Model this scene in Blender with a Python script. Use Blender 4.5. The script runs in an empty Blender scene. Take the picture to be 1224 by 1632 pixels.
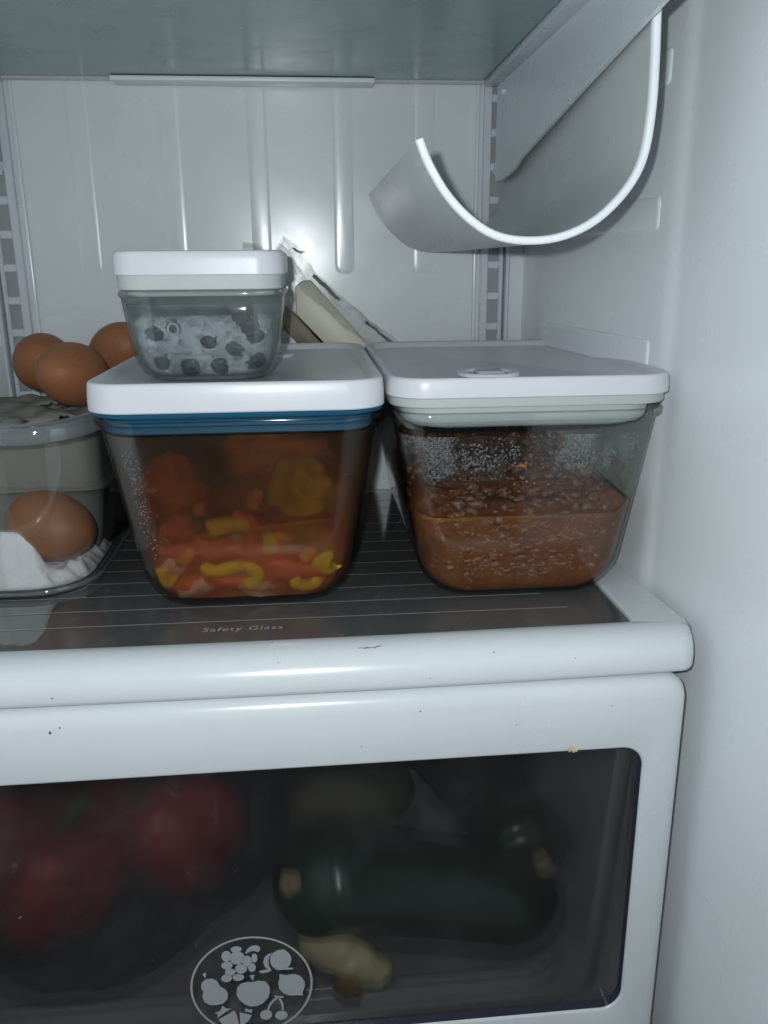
import bpy, bmesh, math, random
from mathutils import Vector, Matrix, noise

random.seed(7)
scene = bpy.context.scene
COL = scene.collection

# ------------------------------------------------------------------ camera
cam_d = bpy.data.cameras.new("camera")
cam = bpy.data.objects.new("camera", cam_d)
COL.objects.link(cam)
scene.camera = cam
cam_d.sensor_fit = 'VERTICAL'
cam_d.sensor_height = 24.0
cam_d.sensor_width = 18.0
cam_d.lens = 24.0 * 1335.0 / 1632.0
cam_d.clip_start = 0.01
cam_d.clip_end = 50
RIGHT = Vector((0.9960, -0.0887, -0.0068))
UP = Vector((0.0317, 0.2826, 0.9587))
FWD = Vector((0.0831, 0.9551, -0.2843))
M = Matrix((RIGHT.normalized(), UP.normalized(), (-FWD).normalized())).transposed().to_4x4()
M.translation = Vector((0.0, 0.0, 0.187))
cam.matrix_world = M

# ------------------------------------------------------------------ light of the dim room + the phone flash
world = bpy.data.worlds.new("World")
scene.world = world
world.use_nodes = True
bg = world.node_tree.nodes["Background"]
bg.inputs[0].default_value = (0.62, 0.72, 0.80, 1)
bg.inputs[1].default_value = 0.028
ld = bpy.data.lights.new("phone_flash", 'POINT')
ld.energy = 5.25
ld.color = (0.925, 0.975, 1.0)
ld.shadow_soft_size = 0.0035
lo = bpy.data.objects.new("phone_flash", ld)
lo.location = (-0.017, 0.0, 0.200)
COL.objects.link(lo)
scene.view_settings.view_transform = 'Standard'
scene.view_settings.look = 'None'
scene.view_settings.exposure = 0.0
scene.view_settings.gamma = 1.0
scene.render.engine = 'CYCLES'
scene.cycles.transparent_max_bounces = 40
scene.cycles.max_bounces = 12
scene.cycles.caustics_reflective = False
scene.cycles.caustics_refractive = False
scene.cycles.sample_clamp_indirect = 4.0
scene.cycles.use_denoising = True


# ------------------------------------------------------------------ helpers
def tag(o, label=None, cat=None, group=None, kind=None):
    if label: o['label'] = label
    if cat: o['category'] = cat
    if group: o['group'] = group
    if kind: o['kind'] = kind
    return o


def empty(name, loc=(0, 0, 0)):
    o = bpy.data.objects.new(name, None)
    o.empty_display_size = 0.01
    o.location = loc
    COL.objects.link(o)
    return o


def link(name, me, mat, parent=None, loc=None, sharp=35):
    if mat is not None:
        for m in (mat if isinstance(mat, (list, tuple)) else [mat]):
            me.materials.append(m)
    for p in me.polygons:
        p.use_smooth = True
    if sharp:
        me.set_sharp_from_angle(angle=math.radians(sharp))
    o = bpy.data.objects.new(name, me)
    COL.objects.link(o)
    if parent is not None:
        o.parent = parent
    if loc is not None:
        o.location = loc
    return o


class MB:
    """collects vertices and faces for one mesh"""
    def __init__(self):
        self.v = []; self.f = []

    def add(self, verts, faces):
        b = len(self.v)
        self.v += [tuple(p) for p in verts]
        self.f += [tuple(b + i for i in f) for f in faces]

    def loft(self, rings, cap0=False, cap1=False, closed=True):
        n = len(rings[0]); b = len(self.v)
        for r in rings:
            self.v += [tuple(p) for p in r]
        m = n if closed else n - 1
        for k in range(len(rings) - 1):
            for i in range(m):
                j = (i + 1) % n
                self.f.append((b + k*n + i, b + k*n + j, b + (k+1)*n + j, b + (k+1)*n + i))
        if cap0: self.f.append(tuple(b + i for i in reversed(range(n))))
        if cap1: self.f.append(tuple(b + (len(rings)-1)*n + i for i in range(n)))

    def box(self, lo, hi, bev=0.0, seg=2):
        bm = bmesh.new()
        bmesh.ops.create_cube(bm, size=1)
        for v in bm.verts:
            v.co = Vector([lo[i] + (v.co[i] + .5) * (hi[i] - lo[i]) for i in range(3)])
        if bev > 0:
            bmesh.ops.bevel(bm, geom=bm.edges[:], offset=bev, segments=seg, profile=.5, affect='EDGES')
        self.bm(bm)

    def bm(self, bm):
        bm.verts.index_update()
        self.add([v.co[:] for v in bm.verts], [[v.index for v in f.verts] for f in bm.faces])
        bm.free()

    def tube(self, pts, r, n=8, cap=True):
        pts = [Vector(p) for p in pts]
        rings = []
        for i, p in enumerate(pts):
            t = (pts[min(i+1, len(pts)-1)] - pts[max(i-1, 0)]).normalized()
            a = Vector((0, 0, 1)) if abs(t.z) < .9 else Vector((1, 0, 0))
            u = t.cross(a).normalized(); w = t.cross(u).normalized()
            rr = r[i] if isinstance(r, (list, tuple)) else r
            rings.append([p + u*math.cos(2*math.pi*k/n)*rr + w*math.sin(2*math.pi*k/n)*rr for k in range(n)])
        self.loft(rings, cap, cap)

    def ico(self, c, r, sub=2, jit=0.0, sc=(1, 1, 1), freq=60, rot=None):
        bm = bmesh.new()
        bmesh.ops.create_icosphere(bm, subdivisions=sub, radius=1)
        off = Vector((random.random()*50, random.random()*50, random.random()*50))
        for v in bm.verts:
            d = 1 + jit * noise.noise(v.co * freq * .03 + off)
            q = Vector((v.co.x*sc[0], v.co.y*sc[1], v.co.z*sc[2])) * (r * d)
            if rot is not None: q = rot @ q
            v.co = q + Vector(c)
        self.bm(bm)

    def mesh(self, name):
        me = bpy.data.meshes.new(name)
        me.from_pydata(self.v, [], self.f)
        me.validate(); me.update()
        bm = bmesh.new(); bm.from_mesh(me)
        bmesh.ops.recalc_face_normals(bm, faces=bm.faces[:])
        bm.to_mesh(me); bm.free()
        return me

    def build(self, name, mat, parent=None, loc=None, sharp=35):
        return link(name, self.mesh(name), mat, parent, loc, sharp)


def rrect(cx, cy, hx, hy, r, n=7):
    """rounded rectangle outline, counter clockwise, 4*(n+1) points"""
    r = min(r, hx * .999, hy * .999)
    out = []
    for q, (sx, sy) in enumerate(((1, 1), (-1, 1), (-1, -1), (1, -1))):
        for i in range(n + 1):
            a = math.pi/2 * (q + i / n)
            out.append((cx + sx*(hx - r) + r*math.cos(a), cy + sy*(hy - r) + r*math.sin(a)))
    return out


def rr3(cx, cy, hx, hy, r, z, n=7):
    return [(x, y, z) for x, y in rrect(cx, cy, hx, hy, r, n)]


def smooth(a, b, x):
    t = max(0., min(1., (x - a) / (b - a)))
    return t*t*(3 - 2*t)


# ------------------------------------------------------------------ materials
class NT:
    def __init__(self, name):
        self.m = bpy.data.materials.new(name)
        self.m.use_nodes = True
        self.t = self.m.node_tree
        self.t.nodes.clear()
        self.out = self.n('ShaderNodeOutputMaterial')
        self._co = None

    def n(self, typ, **kw):
        nd = self.t.nodes.new(typ)
        for k, v in kw.items(): setattr(nd, k, v)
        return nd

    def l(self, a, b): self.t.links.new(a, b)

    def co(self):
        if self._co is None: self._co = self.n('ShaderNodeTexCoord').outputs['Object']
        return self._co

    def noise(self, scale, detail=4, rough=.55, dist=0.0, stretch=None):
        nd = self.n('ShaderNodeTexNoise')
        nd.inputs['Scale'].default_value = scale; nd.inputs['Detail'].default_value = detail
        nd.inputs['Roughness'].default_value = rough; nd.inputs['Distortion'].default_value = dist
        src = self.co()
        if stretch:
            mp = self.n('ShaderNodeMapping'); mp.inputs['Scale'].default_value = stretch
            self.l(src, mp.inputs[0]); src = mp.outputs[0]
        self.l(src, nd.inputs['Vector'])
        return nd.outputs['Fac']

    def voro(self, scale, feature='F1', out='Distance'):
        nd = self.n('ShaderNodeTexVoronoi', feature=feature)
        nd.inputs['Scale'].default_value = scale
        self.l(self.co(), nd.inputs['Vector'])
        return nd.outputs[out]

    def ramp(self, fac, stops, interp='LINEAR'):
        nd = self.n('ShaderNodeValToRGB')
        cr = nd.color_ramp; cr.interpolation = interp
        while len(cr.elements) < len(stops): cr.elements.new(.5)
        for e, (p, c) in zip(cr.elements, stops):
            e.position = p
            e.color = (c[0], c[1], c[2], 1) if isinstance(c, (tuple, list)) else (c, c, c, 1)
        self.l(fac, nd.inputs[0])
        return nd.outputs[0]

    def mixc(self, fac, a, b):
        nd = self.n('ShaderNodeMix', data_type='RGBA')
        for s, v in ((nd.inputs[0], fac), (nd.inputs[6], a), (nd.inputs[7], b)):
            self.set(s, v)
        return nd.outputs[2]

    def set(self, s, v):
        if hasattr(v, 'is_output') or hasattr(v, 'links') and not isinstance(v, (tuple, list, float, int)):
            self.l(v, s)
        elif isinstance(v, (tuple, list)):
            s.default_value = (*v, 1) if len(v) == 3 else v
        else:
            s.default_value = v

    def bump(self, h, strength=.2, dist=.001):
        nd = self.n('ShaderNodeBump')
        nd.inputs['Strength'].default_value = strength; nd.inputs['Distance'].default_value = dist
        self.l(h, nd.inputs['Height'])
        return nd.outputs[0]

    def princ(self, color, rough=.4, normal=None, **kw):
        p = self.n('ShaderNodeBsdfPrincipled')
        self.set(p.inputs['Base Color'], color); self.set(p.inputs['Roughness'], rough)
        if normal is not None: self.l(normal, p.inputs['Normal'])
        for k, v in kw.items(): self.set(p.inputs[k.replace('_', ' ')], v)
        return p.outputs[0]

    def mixs(self, fac, a, b):
        nd = self.n('ShaderNodeMixShader')
        self.set(nd.inputs[0], fac); self.l(a, nd.inputs[1]); self.l(b, nd.inputs[2])
        return nd.outputs[0]

    def transp(self, c):
        nd = self.n('ShaderNodeBsdfTransparent'); self.set(nd.inputs[0], c); return nd.outputs[0]

    def glossy(self, c, r, normal=None):
        nd = self.n('ShaderNodeBsdfAnisotropic'); self.set(nd.inputs['Color'], c); self.set(nd.inputs['Roughness'], r)
        if normal is not None: self.l(normal, nd.inputs['Normal'])
        return nd.outputs[0]

    def refr(self, c, rough, ior=1.1):
        nd = self.n('ShaderNodeBsdfRefraction'); self.set(nd.inputs['Color'], c); self.set(nd.inputs['Roughness'], rough); nd.inputs['IOR'].default_value = ior
        return nd.outputs[0]

    def diff(self, c, normal=None):
        nd = self.n('ShaderNodeBsdfDiffuse'); self.set(nd.inputs[0], c)
        if normal is not None: self.l(normal, nd.inputs['Normal'])
        return nd.outputs[0]

    def transl(self, c):
        nd = self.n('ShaderNodeBsdfTranslucent'); self.set(nd.inputs[0], c); return nd.outputs[0]

    def fres(self, ior=1.45, normal=None):
        nd = self.n('ShaderNodeLayerWeight'); nd.inputs['Blend'].default_value = .5
        if normal is not None: self.l(normal, nd.inputs['Normal'])
        f0 = ((ior - 1)/(ior + 1))**2
        return self.math('ADD', self.math('MULTIPLY', self.math('POWER', nd.outputs['Facing'], 5.0), 1 - f0), f0)

    def math(self, op, a, b=0.0):
        nd = self.n('ShaderNodeMath', operation=op); self.set(nd.inputs[0], a); self.set(nd.inputs[1], b)
        return nd.outputs[0]

    def done(self, shader):
        self.l(shader, self.out.inputs[0]); return self.m


def plastic(name, col, rough=.3, var=.06, bump=.03, smear=.12, nscale=35, spec=.5, dirt=0.0):
    t = NT(name)
    n1 = t.noise(nscale, 4, .6)
    lo_ = tuple(c*(1-var) for c in col); hi_ = tuple(min(1, c*(1+var)) for c in col)
    c = t.mixc(n1, lo_, hi_)
    if dirt > 0:
        sp = t.noise(420, 2, .5)
        msk = t.ramp(sp, [(.80, 0.0), (.83, dirt)])
        c = t.mixc(msk, c, (.10, .085, .07))
    rn = t.noise(nscale*.6, 5, .65, .6)
    r = t.ramp(rn, [(.3, max(.02, rough-smear)), (.7, rough+smear)])
    nb = t.bump(t.noise(240, 3, .5), bump, .0006) if bump > 0 else None
    return t.done(t.princ(c, r, nb, Specular_IOR_Level=spec))


def glass(name, tint=(.95, .98, .97), haze=0.0, haze_col=(.6, .63, .62), rough=.02, ior=1.45, hz_scale=60, hz_lo=.35, hz_hi=.75, refl=1.0, bump=0.0):
    """thin clear sheet: passes light straight, mirrors by Fresnel, optional milky film"""
    t = NT(name)
    nrm = t.bump(t.noise(90, 3, .5), bump, .001) if bump > 0 else None
    lw = t.n('ShaderNodeLayerWeight'); lw.inputs['Blend'].default_value = .5
    a = t.transp(t.mixc(t.math('POWER', lw.outputs['Facing'], 4.0), tint, (.42, .45, .44)))   # longer path through the sheet at a slant
    if haze > 0:
        f = t.ramp(t.noise(hz_scale, 5, .6), [(hz_lo, haze*.45), (hz_hi, haze)])
        a = t.mixs(f, a, t.mixs(.4, t.diff(haze_col), t.transl(haze_col)))
    g = t.glossy((1, 1, 1), rough, nrm)
    fr = t.fres(ior, nrm)
    if refl != 1.0: fr = t.math('MULTIPLY', fr, refl)
    return t.done(t.mixs(fr, a, g))


WALL = plastic("fridge_liner_plastic", (.725, .77, .785), .245, .05, 0, .09, 14, .5)
SIDE = plastic("fridge_side_plastic", (.81, .855, .875), .26, .04, 0, .08, 12, .5)
WHITE = plastic("white_shelf_plastic", (.65, .685, .705), .24, .03, .03, .08, 18, .5, .5)
LID = plastic("white_lid_plastic", (.655, .66, .70), .33, .02, .02, .06, 30, .45)
METAL = plastic("white_painted_metal", (.63, .67, .71), .28, .03, 0, .05, 30, .5)
RACKM = plastic("rack_plastic", (.55, .575, .58), .30, .04, 0, .07, 16, .5)
RACKRIM = plastic("rack_rim_plastic", (.80, .83, .85), .35, .02, .02, .05, 30, .45)
GREYSEAL = plastic("grey_silicone", (.47, .50, .49), .5, .03, .02, .05, 40, .35)
BLUESEAL = plastic("blue_silicone", (.012, .085, .16), .42, .06, .02, .06, 40, .4)
DARKGAP = plastic("dark_plastic", (.02, .02, .025), .5)

# ------------------------------------------------------------------ fridge walls
YB = .70


def wall_x(y):
    x = .1765 + (YB - y) * .095
    x += .0022 * smooth(.468, .455, y)
    return x


m = MB(); m.box((-.30, YB, -.40), (.215, YB + .02, .56))
back = tag(m.build("back_wall", WALL), "pale glossy plastic back wall of the fridge with vertical ribs", kind='structure')
RIBS = [(-.174, -.160), (-.107, -.093), (-.041, -.0275), (.0238, .0378), (.0875, .1015)]
for (a, b) in RIBS:
    m = MB()
    def rib_ring(grow, y): return [(x, y, z) for x, z in rrect((a+b)/2, .36, (b-a)/2 + grow, .18 + grow, .006, 5)]
    m.loft([rib_ring(.0008, YB + .001), rib_ring(.0008, YB - .0001), rib_ring(-.0004, YB - .00035), rib_ring(-.0020, YB - .0005)], cap1=True)
    m.build("rib", WALL, back, sharp=60)

ys = [.70, .66, .62, .58, .54, .50, .48, .47, .464, .46, .456, .452, .44, .42, .38, .32, .26, .20, .12, .04, -.05]
zs = [-.40 + .04*i for i in range(25)]
m = MB()
m.loft([[(wall_x(y), y, z) for z in zs] for y in ys], closed=False)
m.loft([[(wall_x(y) + .02, y, z) for z in zs] for y in ys], closed=False)
side = tag(m.build("right_wall", SIDE), "pale glossy plastic right wall of the fridge", kind='structure')
m = MB()
m.loft([[(-.038*2 - wall_x(y), y, z) for z in zs] for y in ys], closed=False)
tag(m.build("left_wall", SIDE), "pale plastic left wall of the fridge", kind='structure')
for zc in (.1345, .213, .2875):                                   # raised ledges in the side wall
    m = MB()
    def lr(grow, off): return [(wall_x(max(y, .469)) - off, y, z) for y, z in rrect(.568, zc, .088 + grow, .0085 + grow, .003, 4)]
    m.loft([lr(.0008, -.001), lr(.0003, .0006), lr(-.0008, .0010)], cap1=True)
    m.build("shelf_ledge", SIDE, side, sharp=60)


# ------------------------------------------------------------------ slotted rails
def rail(xin, sgn, label):
    """painted ladder rail on the back wall; slots are real openings over a darker channel"""
    t = empty("shelf_rail", (xin, YB, -.02))
    tag(t, label, "shelf rail", "slotted rails on the fridge back wall")
    X = lambda u: sgn * u
    pitch = .0245
    m = MB()
    yf, yr = -.0055, 0.0
    z0, z1 = 0.0, .40
    us = [0, .0066, .0148, .0185]
    m.box((min(X(0), X(.0062)), yf, z0), (max(X(0), X(.0062)), yr - .0005, z1), .0008, 1)
    m.box((min(X(.0150), X(.0185)), yf, z0), (max(X(.0150), X(.0185)), yr - .0005, z1), .0008, 1)
    k = 0
    off = .0065
    z = off
    while z < z1 - .002:
        m.box((min(X(.0060), X(.0152)), yf + .0003, z), (max(X(.0060), X(.0152)), yr - .0005, z + .0062), .0008, 1)
        z += pitch
    m.build("ladder_strip", METAL, t)
    m = MB(); m.box((min(X(.0061), X(.0151)), -.0018, z0 + .001), (max(X(.0061), X(.0151)), -.0006, z1))
    m.build("slot_backing", plastic("rail_channel", (.33, .355, .37), .4), t)
    m = MB(); m.box((min(X(.0195), X(.0225)), -.011, z0), (max(X(.0195), X(.0225)), -.0005, z1), .0007, 1)
    m.build("side_flange", METAL, t)
    m = MB(); m.box((min(X(-.006), X(-.003)), -.0035, z0), (max(X(-.006), X(-.003)), -.0005, z1), .0012, 2)
    m.build("edge_bead", WALL, t)
    return t


rail(.1402, 1, "white slotted metal rail on the back wall behind the curved bottle rack")
rail(-.2168, -1, "white slotted metal rail on the back wall above the brown eggs")

# ------------------------------------------------------------------ upper shelf with bracket
t = NT("frosted_green_glass")
n1 = t.noise(9, 4, .6)
c = t.mixc(n1, (.195, .30, .295), (.235, .345, .34))
up_glass = t.done(t.princ(c, t.ramp(t.noise(30, 4, .6), [(.3, .16), (.7, .3)]), t.bump(t.noise(700, 2, .5), .08, .0004), Specular_IOR_Level=.5))
us = empty("upper_shelf", (-.038, .50, .318))
tag(us, "greenish frosted glass shelf at the top of the picture on a white side bracket", "shelf")
m = MB(); m.box((-.185, -.26, 0), (.175, .186, .005), .0008, 1)
m.build("glass_pane", up_glass, us)
m = MB(); m.box((-.098, .176, -.0038), (.0925, .196, -.0004), .001, 2)
m.build("rear_clip", RACKRIM, us)
m = MB(); m.box((-.185, .1865, -.0012), (.1765, .195, .006), .0008, 1)
m.build("rear_trim", RACKM, us)
# side frame: flat flange under the glass edge, then the cantilever plate
for sg in (1, -1):
    m = MB()
    xa, xb = (.1755, .1880) if sg > 0 else (-.1880, -.1755)
    m.box((xa, -.26, -.004), (xb, .186, .007), .0012, 2)
    m.build("side_frame", METAL, us)
    xp = .1855 if sg > 0 else -.1875
    prof = [(.184, -.004), (.184, -.0690), (.1815, -.0712), (.160, -.0716), (.140, -.0702), (.130, -.0692), (.118, -.0672), (.106, -.0633), (.06, -.0565), (-.02, -.0445), (-.112, -.0317), (-.26, -.014), (-.26, -.004)]
    m = MB()
    x0, x1 = xp, xp + .0022
    P = [(y, z) for y, z in prof]
    m.add([(x0, y, z) for y, z in P] + [(x1, y, z) for y, z in P],
          [tuple(range(len(P))), tuple(range(2*len(P)-1, len(P)-1, -1))] +
          [(i, (i+1) % len(P), len(P) + (i+1) % len(P), len(P) + i) for i in range(len(P))])
    br = m.build("bracket", METAL, us, sharp=30)
    m = MB()
    m.box((xp + .0004, .176, -.066), (xp + .0045 if sg > 0 else xp + .002, .1965, -.0585), .0008, 1)
    m.build("hook", RACKRIM, br)
    m = MB(); m.ico((xp - .001, .158, -.012), .0042, 2, 0, (.5, 1.1, .45))
    m.build("rivet", RACKRIM, br)

# ------------------------------------------------------------------ curved bottle rack
pf = [(.1413, .322), (.1413, .3085), (.1413, .2865), (.1423, .264), (.1423, .2455), (.1402, .2288), (.1339, .2166), (.1225, .2055), (.1093, .1992), (.0959, .1973), (.0824, .1988), (.0715, .2043), (.0608, .2142), (.0528, .2262), (.0486, .2358)]
pf = [(x*1.0795, .187 + (z - .187)*1.0795) for x, z in pf]
# resample smoothly (Catmull-Rom)
def catmull(P, n=5):
    out = []
    for i in range(len(P) - 1):
        p0, p1, p2, p3 = P[max(i-1, 0)], P[i], P[i+1], P[min(i+2, len(P)-1)]
        for k in range(n):
            s = k / n
            out.append(tuple(.5*((2*p1[j]) + (-p0[j]+p2[j])*s + (2*p0[j]-5*p1[j]+4*p2[j]-p3[j])*s*s + (-p0[j]+3*p1[j]-3*p2[j]+p3[j])*s**3) for j in range(len(p1))))
    out.append(P[-1]); return out
pf = catmull(pf, 4)
def offs(P, d):
    out = []
    for i, p in enumerate(P):
        a = P[max(i-1, 0)]; b = P[min(i+1, len(P)-1)]
        tx, tz = b[0]-a[0], b[1]-a[1]; L = math.hypot(tx, tz)
        out.append((p[0] - tz/L*d, p[1] + tx/L*d))
    return out
TH = .0030
inn = offs(pf, -TH * .0); outr = offs(pf, TH * 1.0)
YF, YR = .394, .690
rk = empty("bottle_rack", (.10, .53, .20))
tag(rk, "curved grey plastic bottle rack hanging under the top shelf against the right wall", "bottle rack")
def sheet_ring(y, g=0.0):
    a = offs(pf, g); b = offs(pf, TH - g)
    R = a + list(reversed(b))
    return [(x - .10, y - .53, z - .20) for x, z in R]
m = MB()
m.loft([sheet_ring(YF + .0022), sheet_ring(YF + .004), sheet_ring((YF+YR)/2), sheet_ring(YR)], cap1=True)
m.build("curved_sheet", RACKM, rk, sharp=50)
m = MB()
m.loft([sheet_ring(YF + .0034, -.0003), sheet_ring(YF + .0008, -.0003), sheet_ring(YF, .0006)], cap1=True)
m.build("front_rim", RACKRIM, rk, sharp=70)

# ------------------------------------------------------------------ lower shelf
ls = empty("lower_shelf", (-.038, .55, 0))
tag(ls, "white framed safety glass shelf that carries the food containers", "shelf")
LX, LY = -.038, .55
t = NT("shelf_safety_glass")
a = t.mixs(.45, t.transp((.55, .57, .57)), t.diff(t.mixc(t.noise(20, 4, .6), (.16, .164, .162), (.21, .214, .212))))
rr_ = t.ramp(t.noise(55, 5, .65, .5), [(.35, .012), (.62, .05), (.8, .16)])
shelf_glass = t.done(t.mixs(t.math('MULTIPLY', t.fres(1.5), 1.7), a, t.glossy((1, 1, 1), rr_)))
m = MB(); m.box((-.275 - LX, .392 - LY, -.004), (.1695 - LX, .688 - LY, 0), 0)
gp = m.build("glass_pane", shelf_glass, ls)
t = NT("printed_white"); printw = t.done(t.princ((.42, .44, .44), .5))
y = .428
for i in range(12):
    xr = .141 if i == 0 else (.131 if i == 1 else .155)
    m = MB(); m.add([(-.27 - LX, y - .0003 - LY, .0003), (xr - LX, y - .0003 - LY, .0003), (xr - LX, y + .0003 - LY, .0003), (-.27 - LX, y + .0003 - LY, .0003)], [(0, 1, 2, 3)])
    m.build("printed_line", printw, gp)
    y += .0213
cu = bpy.data.curves.new("lettering", 'FONT')
cu.body = "Safety Glass"; cu.size = .0074; cu.shear = .12; cu.space_character = 1.12; cu.resolution_u = 3
to = bpy.data.objects.new("lettering_tmp", cu); COL.objects.link(to)
bpy.context.view_layer.update()
me = bpy.data.meshes.new_from_object(to.evaluated_get(bpy.context.evaluated_depsgraph_get()))
bpy.data.objects.remove(to)
xs = [v.co.x for v in me.vertices]; w_ = max(xs) - min(xs)
for v in me.vertices:
    v.co.x = (v.co.x - min(xs)) * (.0425 / w_); v.co.y *= .95
t = NT("printed_lettering"); letterw = t.done(t.princ((.40, .41, .41), .5))
link("lettering", me, letterw, gp, (-.0612 - LX, .4150 - LY, .0003), 0)
# frame: side borders and back border
m = MB()
def fr_pts(ins, z, yoff=0):
    return [(x - LX, y - LY, z) for x, y in ((.1695 + ins, .394), (.1695 + ins, .69), (.1905, .69), (.195, .394))]
def border(xa, xb, xc, xd):
    m.loft([[(xa - LX, .394 - LY, -.0005), (xb - LX, .694 - LY, -.0005)],
            [(xa - LX, .394 - LY, .0016), (xb - LX, .694 - LY, .0016)],
            [(xa + .0012 - LX, .394 - LY, .0028), (xb + .0012 - LX, .694 - LY, .0028)],
            [(xc - .0015 - LX, .394 - LY, .0030), (xd - .0015 - LX, .694 - LY, .0030)],
            [(xc - LX, .394 - LY, .0012), (xd - LX, .694 - LY, .0012)],
            [(xc + .0006 - LX, .394 - LY, -.012), (xd + .0006 - LX, .694 - LY, -.012)]], closed=False)
border(.1690, .1680, .1975, .1760)
m.build("side_border", WHITE, ls, sharp=40)
m = MB(); m.box((-.275 - LX, .6885 - LY, -.010), (.172 - LX, .698 - LY, .0004), .0008, 2)
m.build("rear_border", WHITE, ls)
bp = [(.4005, -.001), (.3985, .0016), (.3950, .0028), (.3900, .0030), (.3850, .0023), (.3805, .0004), (.3770, -.0024), (.3745, -.0062), (.3735, -.0105), (.3735, -.0150), (.3743, -.0172), (.3765, -.0184), (.3900, -.0184), (.4005, -.0184)]
XE = .1975; RC = .010
stations = [-.275, -.20, -.12, -.04, .04, .10, .15] + [XE - RC + RC*math.sin(a*math.pi/2/7) for a in range(8)]
m = MB(); rings = []
for x in stations:
    u = max(0, x - (XE - RC)); dy = RC - math.sqrt(max(0, RC*RC - u*u))
    bow = .0045 * ((x + .04)/.22)**2 if x > -.04 else .0015 * ((x + .04)/.22)**2
    rings.append([(x - LX, min(.4005, y + dy*1.2 + bow) - LY, z if y + dy*1.2 + bow < .4005 else min(z, .0027)) for y, z in bp])
m.loft(rings, cap1=True)
m.build("front_bar", WHITE, ls, sharp=50)
# the inner front-right corner of the frame around the glass
m = MB()
cr = [(.1696 - .007 + .007*math.sin(a), .4005 + .007 - .007*math.cos(a)) for a in [math.pi/2*i/6 for i in range(7)]] + [(.1712, .3985)]
m.add([(x - LX, y - LY, .0014) for x, y in cr] + [(x - LX, y - LY, -.002) for x, y in cr],
      [tuple(range(len(cr)))] + [(i, (i+1) % len(cr), len(cr)+(i+1) % len(cr), len(cr)+i) for i in range(len(cr))])
m.build("corner_fillet", WHITE, ls)

# ------------------------------------------------------------------ crisper drawer
DX, DY, DZ = -.04, .372, -.13
dr = empty("crisper_drawer", (DX, DY, DZ))
tag(dr, "white crisper drawer with a smoky window and a printed fruit emblem", "drawer")
XR, XL, ZT, ZB = .1935, -.2690, -.0197, -.285
HR, HL, HT, HB = .1700, -.2470, -.0590, -.2330
def fring(x0, x1, z0, z1, r, y, n=8, sag=False):
    pts = rrect((x0+x1)/2, (z0+z1)/2, (x1-x0)/2, (z1-z0)/2, r, n)
    out = []
    for x, z in pts:
        s = 0
        if sag and z > -.1:
            s = -.0026 * smooth(.065, .02, x) * (1 - .8*smooth(-.08, -.20, x))
        bow = .0045 * ((x + .04)/.22)**2 if x > -.04 else .0015 * ((x + .04)/.22)**2
        out.append((x - DX, y + bow - DY, z + s - DZ))
    return out
def addpts(pts, k=1): return pts
m = MB()
m.loft([fring(XL, XR, ZB, ZT - .002, .013, .400),
        fring(XL, XR, ZB, ZT - .0012, .013, .384),
        fring(XL+.0006, XR-.0006, ZB, ZT, .013, .3795),
        fring(XL+.002, XR-.0018, ZB, ZT - .0016, .0125, .3755),
        fring(XL+.0045, XR-.004, ZB+.003, ZT - .0052, .011, .3727),
        fring(XL+.008, XR-.0075, ZB+.006, ZT - .011, .009, .3715),
        fring(HL-.0015, HR+.0015, HB-.0015, HT+.0015, .0135, .3715, sag=True),
        fring(HL-.0004, HR+.0004, HB-.0004, HT+.0004, .0125, .3720, sag=True),
        fring(HL, HR, HB, HT, .0120, .3730, sag=True)])
m.build("front_frame", WHITE, dr, sharp=50)
m = MB()
m.loft([fring(HL, HR, HB, HT, .0120, .3732, sag=True), fring(HL, HR, HB, HT, .0120, .3785, sag=True)])
m.build("window_reveal", plastic("window_reveal_plastic", (.045, .045, .07), .25), dr, sharp=50)
t = NT("smoky_window")
sc_ = t.noise(300, 2, .5, 0, (1, 1, .15))
hz = t.ramp(t.noise(30, 6, .7, .5), [(.3, .05), (.55, .085), (.75, .15)])
body = t.mixs(hz, t.mixs(.55, t.transp((.74, .73, .74)), t.refr((.74, .73, .74), .32, 1.12)), t.diff((.165, .17, .175)))
win = t.done(t.mixs(t.math('MULTIPLY', t.fres(1.45), .8), body, t.glossy((1, 1, 1), .08)))
m = MB()
ring = fring(HL - .004, HR + .004, HB - .004, HT + .004, .015, .3788)
m.add(ring, [tuple(range(len(ring)))])
wp = m.build("window_pane", win, dr, sharp=0)

t = NT("window_scratch_glints"); SCR = t.done(t.princ((.36, .37, .38), .4))  # pale marks: fine scratches, plus glints put in as plain colour
m = MB()
rs = random.Random(11)
for i in range(46):
    x = rs.uniform(-.20, .155); z = rs.uniform(-.225, -.068)
    if i < 32: x = rs.gauss(-.100, .030); z = rs.gauss(-.150, .030)
    L = rs.choice([.0003, .0004, .0005, .0006, .0008, .0012, .0022]); a = rs.gauss(.25, .35); w = rs.choice([.00008, .00012, .00016])
    dx, dz = math.cos(a)*L/2, math.sin(a)*L/2; px, pz = -math.sin(a)*w, math.cos(a)*w
    bow = .0045 * ((x + .04)/.22)**2 if x > -.04 else .0015 * ((x + .04)/.22)**2
    yy = .3786 + bow - DY - .0002
    m.add([(x-dx-px-DX, yy, z-dz-pz-DZ), (x+dx-px-DX, yy, z+dz-pz-DZ), (x+dx+px-DX, yy, z+dz+pz-DZ), (x-dx+px-DX, yy, z-dz+pz-DZ)], [(0, 1, 2, 3)])
m.build("scratch_glints", SCR, wp, sharp=0)['kind'] = 'stuff'

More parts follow.
